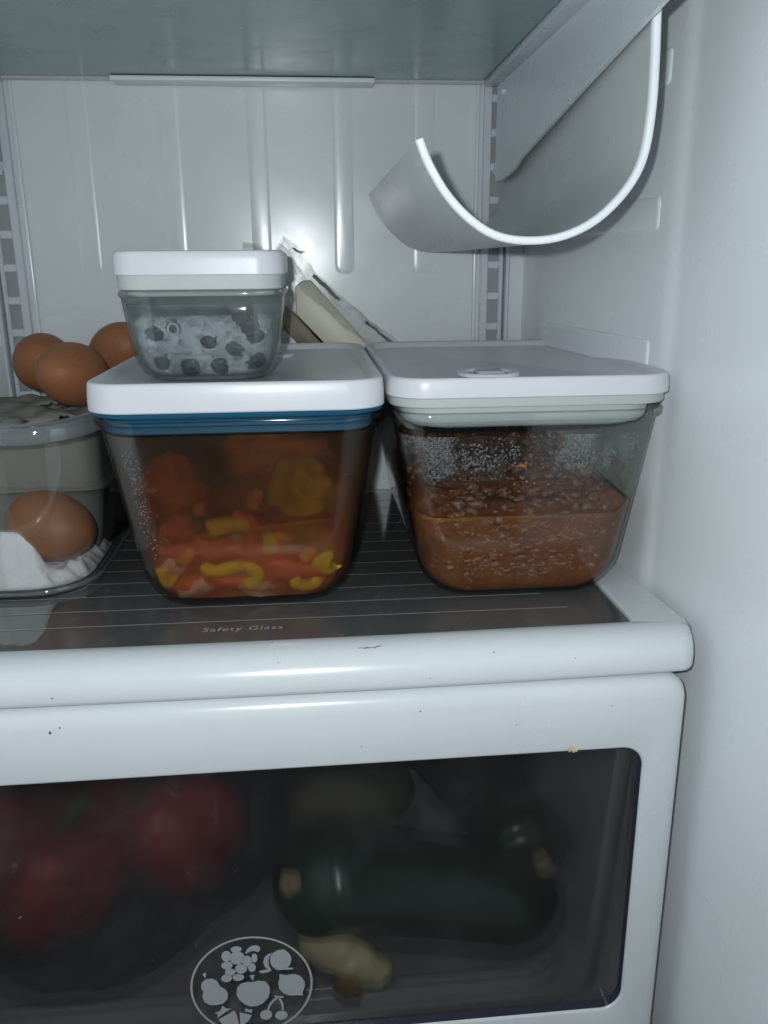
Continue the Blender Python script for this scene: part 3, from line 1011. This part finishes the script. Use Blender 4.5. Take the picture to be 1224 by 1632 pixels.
for (x, z, r, sc) in ((.0060, .0620, .0052, (.75, .5, 1.2)), (-.0240, .0580, .0036, (.8, .5, 1)), (-.0480, .0700, .0026, (1.2, .5, .8)), (-.0420, .0470, .0040, (1, .5, 1)), (-.003, .0500, .0050, (.7, .5, 1.1)), (.020, .0400, .0038, (1.2, .5, .7)), (.034, .0280, .0050, (1, .5, .8))):
    chunk(x, z, r, ORG, "carrot_piece", sc)
for (x, z, r, sc) in ((-.0500, .0245, .0055, (1, .5, 1)), (-.034, .0090, .0085, (1.4, .5, .6)), (.0020, .0080, .0080, (1.5, .5, .6)), (-.004, .0400, .0042, (1.2, .5, .7))):
    chunk(x, z, r, ONI, "onion_piece", sc)
# big yellow pepper slab inside on the right
m = MB(); m.ico((.032, -.078, .056), .0205, 4, .35, (1.0, .55, 1.25), 60); m.build("pepper_slab", YEL, st, sharp=0)
m = MB(); m.ico((-.042, -.072, .062), .020, 4, .35, (.9, .6, 1.0), 60); m.build("tomato_slab", RED, st, sharp=0)
m = MB(); m.ico((.018, -.052, .078), .024, 4, .35, (1.3, .8, .7), 60); m.build("pepper_slab", ORG, st, sharp=0)

# sauce-stained steam film on the inside of the left container
def ring_film(z0, z1, gap, n=14):
    """one continuous film on the inner wall of a large container"""
    m = MB()
    m.loft([rr3(0, 0, inner_half(z) - gap, inner_halfy(z) - gap, crad(z) - T_GL*.8 - gap, z, 9) for z in [z0 + (z1 - z0)*i/n for i in range(n + 1)]])
    return m


FT = NT("steam_film")
sep = FT.n('ShaderNodeSeparateXYZ'); FT.l(FT.co(), sep.inputs[0])
up = FT.ramp(FT.math('ADD', FT.math('MULTIPLY', sep.outputs[2], 10.0), FT.math('MULTIPLY', FT.noise(45, 3), .25)), [(.42, 0.0), (.72, 1.0)])
fn = FT.ramp(FT.noise(48, 5, .6), [(.3, .07), (.7, .20)])
tin = FT.mixc(up, (.97, .90, .80), (.70, .54, .36))
xl = FT.ramp(FT.math('ADD', FT.math('MULTIPLY', sep.outputs[0], -10.0), FT.math('MULTIPLY', FT.noise(70, 4, .6), .16)), [(.56, 0.0), (.66, 1.0)])
clear = FT.mixs(FT.mixc(up, (.42, .42, .42), (.60, .60, .60)), FT.transp(tin), FT.refr(tin, .62, 1.16))
FILM = FT.done(FT.mixs(FT.math('MAXIMUM', fn, FT.math('MULTIPLY', xl, .42)), clear, FT.diff(FT.mixc(xl, FT.mixc(up, (.26, .10, .045), (.15, .092, .042)), (.25, .24, .22)))))
ring_film(.0055, .1005, .0002).build("steam_film", FILM, lc, sharp=0)
m = MB()
for i in range(220):
    z = random.uniform(.030, .095); x = -inner_half(z) + .011 + abs(random.gauss(0, .005)) - .003*random.random()
    r = random.choice([.00025, .0003, .0004, .0005])
    m.ico((x, -(inner_halfy(z) - .0002 - .0006*random.random()), z), r, 1, .2, (1, .5, 1))
for i in range(70):
    z = random.uniform(.05, .10); x = random.uniform(-.06, .06)
    m.ico((x, -(inner_halfy(z) - .0002), z), random.choice([.0002, .0003, .0004]), 1, .2, (1, .5, 1))
o = m.build("water_beads", WB, lc, sharp=0); o['kind'] = 'stuff'

# ------------------------------------------------------------------ small container on the left lid
SC = (-.0568, .5180, .1258)
SHX, SHY = .0447, .0602
sm = empty("small_food_container", SC)
tag(sm, "small lidded frosty glass container of frozen blueberries on top of the blue sealed one", "food container")
def sh(z):
    P = [(0, .0290), (.0008, .0320), (.0035, .0355), (.0085, .0378), (.0140, .0394), (.0210, .0408), (.0300, .0419), (.0445, .0438)]
    for (a, b), (c, d) in zip(P, P[1:]):
        if z <= c: return b + (d-b)*(z-a)/(c-a)
    return P[-1][1]
SDY = SHY - SHX
GL_SM = glass("frosty_glass", (.93, .945, .945), .145, (.44, .48, .47), .05, 1.45, 22)
rings = [rr3(0, 0, sh(z), sh(z) + SDY, .016 + .1*z, z, 9) for z in (0, .001, .004, .0085, .014, .021, .03, .0445)]
rings += [rr3(0, 0, h, h + SDY, .02, z, 9) for z, h in ((.0455, .0447), (.0468, .0449), (.0482, .0444), (.0484, .0420), (.0470, .0410))]
rings += [rr3(0, 0, sh(z) - .0016, sh(z) + SDY - .0016, .014 + .1*z, z2, 9) for z, z2 in ((.0445, .0445), (.03, .03), (.021, .021), (.014, .0145), (.0085, .0095), (.004, .0052), (.001, .0026), (0, .0018))]
m = MB(); m.loft(rings, True, True); m.build("glass_body", GL_SM, sm, sharp=50)
FF = NT("frost_film")
fm = FF.ramp(FF.noise(95, 5, .65, .5), [(.42, .0), (.64, .17)])
FFM = FF.done(FF.mixs(fm, FF.mixs(.34, FF.transp((.97, .98, .98)), FF.refr((.97, .98, .98), .42, 1.12)), FF.diff((.50, .53, .56))))
m = MB(); m.loft([rr3(0, 0, sh(max(0, z - .0015)) - .0018, sh(max(0, z - .0015)) + SDY - .0018, .0138 + .1*z, z, 9) for z in (.0026, .0050, .0090, .0145, .021, .028, .034, .038, .041)])
m.build("frost_film", FFM, sm, sharp=0)
lid_mesh(.0450, .0607, .0150, .0560, .0685, .0003).build("lid", LID, sm, sharp=40)
m = MB()
m.loft([rr3(0, 0, h, h + SDY, .0145, z, 9) for z, h in ((.0558, .040), (.0560, .0436), (.0490, .0434), (.0486, .0425), (.0475, .0400), (.0455, .0395), (.0450, .037))], True, True)
m.build("seal_ring", GREYSEAL, sm, sharp=40)
# frost packed between the berries
t = NT("freezer_frost")
n1 = t.noise(130, 6, .7, .4); n2 = t.noise(240, 4, .6, 0, (.35, 1, 1.6)); n3 = t.noise(45, 3, .6)
fc = t.ramp(n1, [(.30, (.16, .175, .20)), (.42, (.40, .425, .46)), (.52, (.72, .75, .79)), (.64, (.92, .94, .96))])
fc = t.mixc(t.ramp(n3, [(.38, .60), (.50, 0.0)]), fc, (.10, .11, .135))
FROST = t.done(t.princ(fc, t.ramp(n2, [(.4, .18), (.6, .5)]), t.bump(t.math('ADD', n1, n2), .9, .0016), Specular_IOR_Level=.8))
def shin(z): return sh(max(0, z - .0015)) - .0026
def h_frost(x, y): return .0350 + .002*noise.noise(Vector((x*120, y*120, 3)))
m = MB(); rings = []
for z in (.0030, .0052, .0095, .0145, .0185, .022, .0255, .029, .032):
    pts = rr3(0, 0, shin(z) - .0016, shin(z) + SDY - .0016, .013, z, 9)
    rings.append([(x, y + .0004*noise.noise(Vector((x*200, z*200, 0))), z) for x, y, z in pts])
last = rings[-1]
for k in range(1, 12):
    f = 1 - k/11*.98
    rings.append([(x*f, y*f, h_frost(x*f, y*f)) for x, y, z in last])
m.loft(rings, True, True)
fb = m.build("frost", FROST, None, SC, sharp=0)
tag(fb, "white freezer frost packed around the blueberries in the small container", "frost", kind='stuff')
t = NT("frost_sparkle"); SPK = t.done(t.princ((.75, .79, .84), .2, None, Specular_IOR_Level=.9))
m = MB()
for i in range(240):
    z = min(.0345, max(.008, random.gauss(.026, .006))) if i < 300 else random.uniform(.0325, .0355); x = random.uniform(-.029, .031)
    r = random.choice([.00015, .0002, .0003, .0005])
    m.ico((x, -(shin(z) + SDY - .0004), z), r, 1, .7, (1.6, .5, .8))
m.build("ice_crystals", SPK, fb, sharp=0)['kind'] = 'stuff'
t = NT("blueberry_skin"); BLU = t.done(t.princ(t.mixc(t.noise(260, 4, .6), (.007, .008, .014), (.026, .030, .048)), .5, t.bump(t.noise(500), .2, .0006)))
berries = [(-.0248, .0265, .0058, .0016, "blueberry half buried at the left end of the frost"), (-.0150, .0290, .0055, .0018, "small blueberry with a pale ring around a dark eye"),
           (.0030, .0215, .0060, .0021, "clear dark round blueberry in the middle of the frost"), (.0165, .0180, .0064, .0025, "largest dark blueberry right of the middle"),
           (-.0225, .0115, .0064, .0022, "dim blueberry low at the left corner of the small container"), (-.0080, .0090, .0062, .0019, "dim blueberry low between the left corner and the middle"),
           (.0075, .0095, .0063, .0020, "blueberry at the bottom under the middle one"), (.0315, .0110, .0062, .0020, "dim blueberry low at the right corner of the small container"),
           (.0335, .0245, .0056, .0017, "blueberry high at the right end of the frost"), (.0250, .0300, .0060, .0016, "frost crusted blueberry at the top right of the frost"),
           (.0200, .0325, .0050, .0014, "blueberry peeking out of the top edge of the frost")]
bmesh_me = None
for (x, z, r, d, lab) in berries:
    x = max(-.0265, min(.0275, x)); y = -(shin(z) + SDY - .0016) + r - d
    m = MB(); m.ico((0, 0, 0), r*random.uniform(.86, 1.1), 4, .13, (1, 1, random.uniform(.85, .97)))
    o = m.build("blueberry", BLU, None, (SC[0] + x, SC[1] + y, SC[2] + z), 0)
    tag(o, lab, "blueberry", "frozen blueberries in the small container")
    a0 = random.uniform(0, 6); cd = Vector((math.cos(a0)*.75, -.55, math.sin(a0)*.75)).normalized()
    u_ = cd.cross(Vector((0, 0, 1))).normalized(); w_ = cd.cross(u_)
    m = MB()
    def crown(rad, hgt): return [cd*(r*.94 + hgt) + (u_*math.cos(a) + w_*math.sin(a))*rad*(1 + .16*math.cos(5*a)) for a in [2*math.pi*k/20 for k in range(20)]]
    m.loft([crown(r*.36, -.0002), crown(r*.38, .0007), crown(r*.30, .0006), crown(r*.22, -.0004)], cap1=True)
    m.build("crown", BLU, o, sharp=0)
m = MB(); m.loft([[(r*math.cos(a), yy, r*math.sin(a)) for a in [2*math.pi*k/24 for k in range(24)]] for r, yy in ((.0034, .0004), (.0033, -.0002), (.0024, -.0004), (.0022, .0003))])
m.build("reflection_ring", SPK, fb, (-.0150, -(shin(.029) + SDY - .0004), .0285), 0)  # pale ring modelled in place of a reflection around the dark dot

# ------------------------------------------------------------------ eggs, carton, bin, towel
t = NT("brown_eggshell")
en = t.noise(60, 4, .6); e2 = t.voro(1500)
EGGM = t.done(t.princ(t.mixc(t.ramp(t.noise(480, 2, .5), [(.62, 0.0), (.72, .55)]), t.mixc(en, (.27, .105, .047), (.37, .155, .073)), (.17, .060, .026)), .5, t.bump(e2, .06, .0004), Specular_IOR_Level=.3, Subsurface_Weight=0.0))
eggs = None


def egg_mesh():
    rings = []
    for i in range(1, 28):
        ph = math.pi*i/28
        zz = math.cos(ph); r = math.sin(ph) * (1 - .10*zz)
        rings.append([(r*math.cos(a)*.0212, r*math.sin(a)*.0212, zz*.0275) for a in [2*math.pi*k/36 for k in range(36)]])
    m = MB(); m.loft(rings, True, True); return m.mesh("egg")


EM = egg_mesh(); EM.materials.append(EGGM)
for p in EM.polygons: p.use_smooth = True


def egg(loc, rot, label, group="brown eggs", s=1.0):
    o = bpy.data.objects.new("egg", EM); COL.objects.link(o)
    o.location = loc; o.rotation_euler = rot; o.scale = (s, s, s)
    return tag(o, label, "egg", group)


egg((-.1930, .636, .1200), (1.25, .15, .3), "leftmost brown egg of the three lying on top of the grey carton", s=.985)
egg((-.1610, .588, .1165), (1.35, -.1, -.25), "foremost brown egg of the three on the carton, overlapping the other two", s=1.02)
egg((-.1400, .648, .1255), (1.0, .5, .4), "brown egg half hidden behind the small blueberry container", s=1.0)
egg((-.1610, .5070, .0335), (.35, 1.75, .1), "large brown egg lying at the front of the clear bin on the paper towel", s=1.02)
egg((-.1660, .556, .0570), (.1, 0, 0), "brown egg inside the carton seen through its front hole")
egg((-.1640, .602, .0590), (.1, 0, 0), "brown egg inside the carton seen through the hole beneath the foremost egg")

t = NT("grey_pulp")
pn = t.noise(350, 4, .7)
PULP = t.done(t.princ(t.mixc(t.noise(40, 4, .6), (.21, .208, .185), (.31, .305, .275)), .9, t.bump(pn, .5, .001), Specular_IOR_Level=.1))
ec = empty("egg_carton", (-.1940, .60, .0)); tag(ec, "grey moulded pulp egg carton standing in the clear bin with eggs on it", "egg carton")
m = MB()
ccx, ccy = 0.0, 0.0
hx_, hy_ = .064, .074
def cr_(ins, z, r=.014, wav=0):
    pts = rrect(0, 0, hx_ - ins, hy_ - ins, r, 9)
    # subdivide long sides so the cups read
    out = []
    for i, p in enumerate(pts):
        q = pts[(i+1) % len(pts)]
        d = math.hypot(q[0]-p[0], q[1]-p[1]); k = 10 if d > .03 else 1
        for s in range(k):
            out.append((p[0] + (q[0]-p[0])*s/k, p[1] + (q[1]-p[1])*s/k))
    res = []
    for x, y in out:
        w = wav * .0035 * abs(math.cos(x*math.pi/.043)) if abs(y) > hy_*.8 else wav * .0035*abs(math.cos(y*math.pi/.043))
        L = math.hypot(x, y)
        res.append((x*(1 - w/L), y*(1 - w/L), z))
    return res
m.loft([cr_(.012, .004, wav=1.2), cr_(.008, .020, wav=1.1), cr_(.005, .046, wav=.7), cr_(.0035, .0495), cr_(.001, .0505), cr_(.001, .0525), cr_(.005, .0545), cr_(.0065, .080, wav=.3), cr_(.0095, .0885), cr_(.013, .0915)], True, False)
m.build("carton_wall", PULP, ec, sharp=60)
# top of the carton: bumpy sheet with ragged holes
nx, ny = 34, 40
holes = [(.022, -.046, .0105), (.042, -.036, .0135), (-.014, -.046, .010), (.01, .02, .013)]
idx = {}; V = []; F = []
for j in range(ny + 1):
    for i in range(nx + 1):
        x = -.0515 + .103*i/nx; y = -.0610 + .122*j/ny
        z = .0912 + .0025*math.cos(x*math.pi/.0215)*math.cos(y*math.pi/.0215) + .0012*noise.noise(Vector((x*90, y*90, 0)))
        idx[i, j] = len(V); V.append((x, y, z))
for j in range(ny):
    for i in range(nx):
        x = -.0515 + .103*(i+.5)/nx; y = -.0610 + .122*(j+.5)/ny
        if any(math.hypot((x-hx2)*.8, y-hy2) < hr*(1 + .35*noise.noise(Vector((x*200, y*200, 5)))) for hx2, hy2, hr in holes): continue
        F.append((idx[i, j], idx[i+1, j], idx[i+1, j+1], idx[i, j+1]))
m = MB(); m.add(V, F)
o = m.build("carton_top", PULP, ec, sharp=0)
so = o.modifiers.new("thick", 'SOLIDIFY'); so.thickness = .0018

t = NT("clear_bin_plastic")
lw = t.n('ShaderNodeLayerWeight'); lw.inputs['Blend'].default_value = .5
bt = t.mixc(t.math('POWER', lw.outputs['Facing'], 2.5), (.93, .935, .93), (.38, .40, .40))
bb = t.bump(t.noise(40, 3, .5), .08, .001)
BINC = t.done(t.mixs(t.fres(1.6), t.mixs(.030, t.mixs(.18, t.transp(bt), t.refr(bt, .22, 1.1)), t.diff((.42, .44, .45))), t.glossy((1, 1, 1), .035, bb)))
pb = empty("clear_bin", (-.2110, .578, .0006)); tag(pb, "clear plastic fridge bin holding the eggs, the carton and the paper towel", "plastic bin")
BHX, BHY = .0890, .1215
def zt(y): return .1045 + (y + BHY)*.085
def bring(ins, zf, r=.040, k=1.0):
    pts = rrect(0, 0, BHX - ins, BHY - ins*1.4, r, 10)
    return [(x, y, zf if k is None else zt(y)*k + zf) for x, y in pts]
m = MB()
m.loft([bring(-.004, -.0006), bring(-.0042, .0006), bring(-.0036, .0014), bring(0, 0.0), bring(.003, .004, k=.6), bring(.006, .004, k=.22), bring(.008, .010, k=None), bring(.0105, .004, k=None), bring(.0145, .0012, k=None), bring(.021, 0, k=None)], False, True)
m.build("bin_body", BINC, pb, sharp=50)
m = MB()
rim = bring(-.0025, 0)
rim = [Vector(p) for p in rim]; rim.append(rim[0])
dense = []
for a, b in zip(rim, rim[1:]):
    k = max(1, int((b-a).length/.01))
    for s in range(k): dense.append(a + (b-a)*s/k)
dense.append(rim[0])
m.tube(dense, .0021, 10, False)
m.loft([[(p.x*k, p.y*k2, p.z + dz) for p in dense[:-1]] for k, k2, dz in ((1.0, 1.0, .0015), (1.022, 1.018, .0005), (1.030, 1.022, -.003), (1.032, 1.023, -.0085), (1.028, 1.021, -.0092), (1.02, 1.016, -.003))])
t = NT("clear_rim"); RIM = t.done(t.mixs(t.fres(1.6), t.mixs(.35, t.transp((.72, .74, .75)), t.diff((.32, .34, .36))), t.glossy((1, 1, 1), .06)))
m.build("bin_rim", RIM, pb, sharp=0)
m = MB(); base = [Vector((x, y, .0026)) for x, y, _ in bring(.0125, 0, .034)]; base.append(base[0])
m.tube(base, .0022, 8, False); m.build("base_edge", RIM, pb, sharp=0)

# paper towel: a quilted folded sheet
t = NT("paper_towel")
tw = t.voro(260)
TOW = t.done(t.princ((.90, .91, .92), .95, t.bump(t.math('ADD', t.ramp(tw, [(.2, 1.0), (.45, 0.0)]), t.math('MULTIPLY', t.noise(120, 4), .5)), .30, .0012), Specular_IOR_Level=.05))
nx, ny = 90, 60
V = []; F = []
for j in range(ny + 1):
    for i in range(nx + 1):
        u = i/nx; v = j/ny
        x = -.285 + u*.1475; y = .4770 + v*.085
        # folded flap rises at the left, falls to a crumpled sheet at the right
        flap = smooth(-.1525, -.1690, x + .012*noise.noise(Vector((0, y*60, 2))) ) * smooth(.4775, .4815, y) * smooth(.500, .489, y)
        z = .0085 + .0275*flap + .004*noise.noise(Vector((x*70, y*70, 1))) + .0022*noise.noise(Vector((x*190, y*190, 4)))
        z += .008*smooth(-.150, -.1400, x)*(.6 + .4*noise.noise(Vector((x*60, y*60, 9))))
        ring_ = math.exp(-((x + .1475)/.0030)**2)*smooth(.500, .485, y)
        z += .0075*ring_
        z += (.0030*abs(noise.noise(Vector((x*120, y*120, 11)))) + .0016*noise.noise(Vector((x*320, y*320, 12)))) * smooth(-.163, -.150, x)
        qx, qy = abs(x + .211) - (.0720 - .032), abs(y - .578) - (.0990 - .032)
        sd = math.hypot(max(qx, 0), max(qy, 0)) + min(max(qx, qy), 0) - .032
        edge = smooth(0, -.0100, sd + .003*noise.noise(Vector((x*140, y*140, 20))))
        if sd > -.0002:
            k_ = sd + .0002; L_ = math.hypot(max(qx, 0), max(qy, 0)) or 1
            x -= k_*max(qx, 0)/L_*(1 if x > -.211 else -1); y -= k_*max(qy, 0)/L_*(1 if y > .578 else -1)
        z = .0030 + (z - .0030)*edge
        V.append((x, y + .0015*noise.noise(Vector((x*80, z*200, 7))), max(.0028, z)))
for j in range(ny):
    for i in range(nx):
        a = j*(nx+1) + i
        F.append((a, a+1, a+nx+2, a+nx+1))
m = MB(); m.add(V, F)
o = m.build("paper_towel", TOW, None, None, 0)
tag(o, "crumpled white dotted paper towel lining the clear bin under the front egg", "paper towel")

# ------------------------------------------------------------------ wrapped cheese behind the containers
ch = empty("wrapped_cheese", (0.055, .672, .09)); tag(ch, "pale cheese block in clear film leaning behind the containers", "cheese")
t = NT("cheese_paste"); CHE = t.done(t.princ(t.mixc(t.noise(70, 4, .6), (.58, .55, .44), (.66, .63, .51)), .45, t.bump(t.noise(200), .1, .001)))
t = NT("cheese_rind"); RIN = t.done(t.princ(t.mixc(t.noise(120, 5, .7), (.13, .09, .05), (.25, .18, .10)), .5))
O = Vector((.055, .672, .09))
poly = [(-.0094, .1700), (-.0040, .1742), (.0030, .1752), (.1500, .0090), (.1500, .0030), (.1290, .0030), (-.0088, .1502)]
def prism(poly, y0, y1, bev):
    bm = bmesh.new()
    vs = [bm.verts.new((x - O.x, y0 - O.y, z - O.z)) for x, z in poly]
    f = bm.faces.new(vs)
    ex = bmesh.ops.extrude_face_region(bm, geom=[f])
    for v in ex['geom']:
        if isinstance(v, bmesh.types.BMVert): v.co.y = y1 - O.y
    bmesh.ops.bevel(bm, geom=bm.edges[:], offset=bev, segments=2, profile=.5, affect='EDGES')
    m = MB(); m.bm(bm); return m
prism(poly, .662, .694, .0012).build("cheese_block", CHE, ch)
prism([(-.0096, .1490), (.1280, .0030), (.108, .0030), (-.024, .1440), (-.022, .1600)], .664, .694, .001).build("rind", RIN, ch)
t = NT("cling_film")
bn = t.bump(t.noise(75, 6, .7, .8), 1.0, .007)
CLING = t.done(t.mixs(t.math('MULTIPLY', t.fres(1.5, bn), 1.0), t.mixs(.13, t.transp((.95, .95, .94)), t.diff((.5, .5, .48))), t.glossy((1, 1, 1), .10, bn)))
def film(path, y0, y1, amp, name, mat, nv=16, n=10):
    P = catmull(path, n)
    V = []; F = []
    L = len(P)
    for i, (x, z) in enumerate(P):
        for k in range(nv + 1):
            y = y0 + (y1 - y0)*k/nv
            q = Vector((x*80, y*80, z*80))
            d = amp*(noise.noise(q) + .5*noise.noise(q*2.3))
            V.append((x + d - O.x, y + d*.5 - O.y, z + d*.8 - O.z))
    for i in range(L - 1):
        for k in range(nv):
            a = i*(nv+1) + k
            F.append((a, a+1, a+nv+2, a+nv+1))
    m = MB(); m.add(V, F); return m.build(name, mat, ch, sharp=0)
def ribbon(path, w0, w1, y, amp, name, mat, nv=10, n=10, tilt=.004):
    """crumpled strip of film following a path in x,z; it spreads from w0 to w1 across the path and leans back by tilt"""
    P = catmull(path, n); V = []; F = []
    for i, (x, z) in enumerate(P):
        a = P[max(i-1, 0)]; b = P[min(i+1, len(P)-1)]
        L = math.hypot(b[0]-a[0], b[1]-a[1]) or 1
        nx_, nz_ = -(b[1]-a[1])/L, (b[0]-a[0])/L
        for k in range(nv + 1):
            s_ = k/nv; w = w0 + (w1 - w0)*s_
            q = Vector((x*90 + w*40, s_*3, z*90))
            d = amp*(noise.noise(q) + .6*abs(noise.noise(q*2.1)) + .3*noise.noise(q*4.3))
            V.append((x + nx_*w + d*.4 - O.x, y + tilt*s_ + d - O.y, z + nz_*w + d*.4 - O.z))
    for i in range(len(P) - 1):
        for k in range(nv):
            a = i*(nv+1) + k
            F.append((a, a+1, a+nv+2, a+nv+1))
    m = MB(); m.add(V, F); return m.build(name, mat, ch, sharp=0)


edge = [(-.0200, .2020), (-.0120, .1960), (-.003, .1830), (.010, .1690), (.030, .1510), (.052, .1340), (.078, .1120), (.12, .070)]
ribbon(edge, .0065, -.010, .655, .0032, "film_wrap", CLING, 12, 10, .003)
ribbon([(-.024, .196), (-.018, .186), (-.013, .172), (-.011, .150), (.004, .128)], .004, -.010, .6575, .003, "film_wrap", CLING, 10, 8, .003)
ribbon([(-.0475, .2000), (-.040, .1995), (-.030, .1955), (-.018, .1900)], .0030, -.0050, .662, .003, "film_tail", CLING, 8, 8, .004)
ribbon([(-.0215, .1990), (-.0150, .1940), (-.007, .1800)], .0035, -.0020, .6545, .0025, "film_fold", CLING, 6, 8, .002)
t = NT("print_green"); PG = t.done(t.princ((.085, .115, .095), .4))
ribbon([(.0050, .1790), (.011, .1735), (.018, .1660), (.024, .1610)], .0014, -.0014, .6590, .0022, "printed_band", PG, 4, 8, .001)
ribbon([(.0440, .1440), (.052, .1375), (.062, .1295), (.074, .1200)], .0012, -.0012, .6590, .0022, "printed_band", PG, 4, 8, .001)
ribbon([(-.0100, .1985), (-.0070, .1965), (-.0035, .1955), (-.001, .1965)], .0004, -.0003, .6535, .0020, "printed_band", PG, 3, 8, .0)

# ------------------------------------------------------------------ small crumbs and hair on the white front
t = NT("bread_crumb"); CRU = t.done(t.princ(t.mixc(t.noise(400), (.50, .38, .20), (.68, .56, .36)), .8))
m = MB()
for i in range(9):
    m.ico((random.gauss(0, .0014), random.uniform(-.0002, .0002), random.gauss(0, .0009)), random.uniform(.0007, .0013), 1, .5, (1, .5, .8))
o = m.build("food_crumb", CRU, None, (.1302, .3740, -.0570), 0)
tag(o, "tan food crumb stuck above the drawer window", "crumb")
t = NT("hair_strand"); HAIR = t.done(t.princ((.06, .05, .045), .6))
m = MB()
for (a, b, c) in (((-.004, 0, 0), (0, 0, .0003), (.0045, 0, .0010)), ((.0015, 0, -.0008), (.001, 0, .0002), (.0035, 0, .0012)), ((-.007, 0, .0004), (-.004, 0, .0002), (-.002, 0, .0006))):
    m.tube([a, b, c], .00014, 5)
o = m.build("hair_strand", HAIR, None, (.0270, .3832, .0019), 0)
tag(o, "tiny dark hair lying on the white front bar of the shelf", "hair")

t = NT("dirt_fleck"); DF = t.done(t.princ(t.mixc(t.noise(300), (.05, .035, .025), (.22, .09, .05)), .7))
m = MB(); rs = random.Random(3)
for (x, y, z, r) in ((-.128, .3726, -.012, .0005), (.055, .3735, -.0115, .0003), (.13, .377, -.006, .0003), (-.02, .3775, -.001, .0003), (.088, .378, -.0012, .0004)):
    m.ico((x - LX, y + .0003 - LY, z), r, 1, .6, (1.4, .4, .8))
m.build("dirt_flecks", DF, ls, sharp=0)['kind'] = 'stuff'
m = MB()
for (x, z, r) in ((-.131, -.0300, .0007), (-.126, -.0275, .0004), (-.160, -.0500, .0005), (.05, -.0290, .0004), (.100, -.0400, .0003), (.150, -.0330, .0003), (.02, -.047, .0003), (.178, -.10, .0003), (.181, -.07, .0004)):
    bow = .0045 * ((x + .04)/.22)**2 if x > -.04 else .0015 * ((x + .04)/.22)**2
    m.ico((x - DX, .3716 + bow - DY, z - DZ), r, 1, .6, (1, .3, 1.3))
m.build("dirt_flecks", DF, dr, sharp=0)['kind'] = 'stuff'
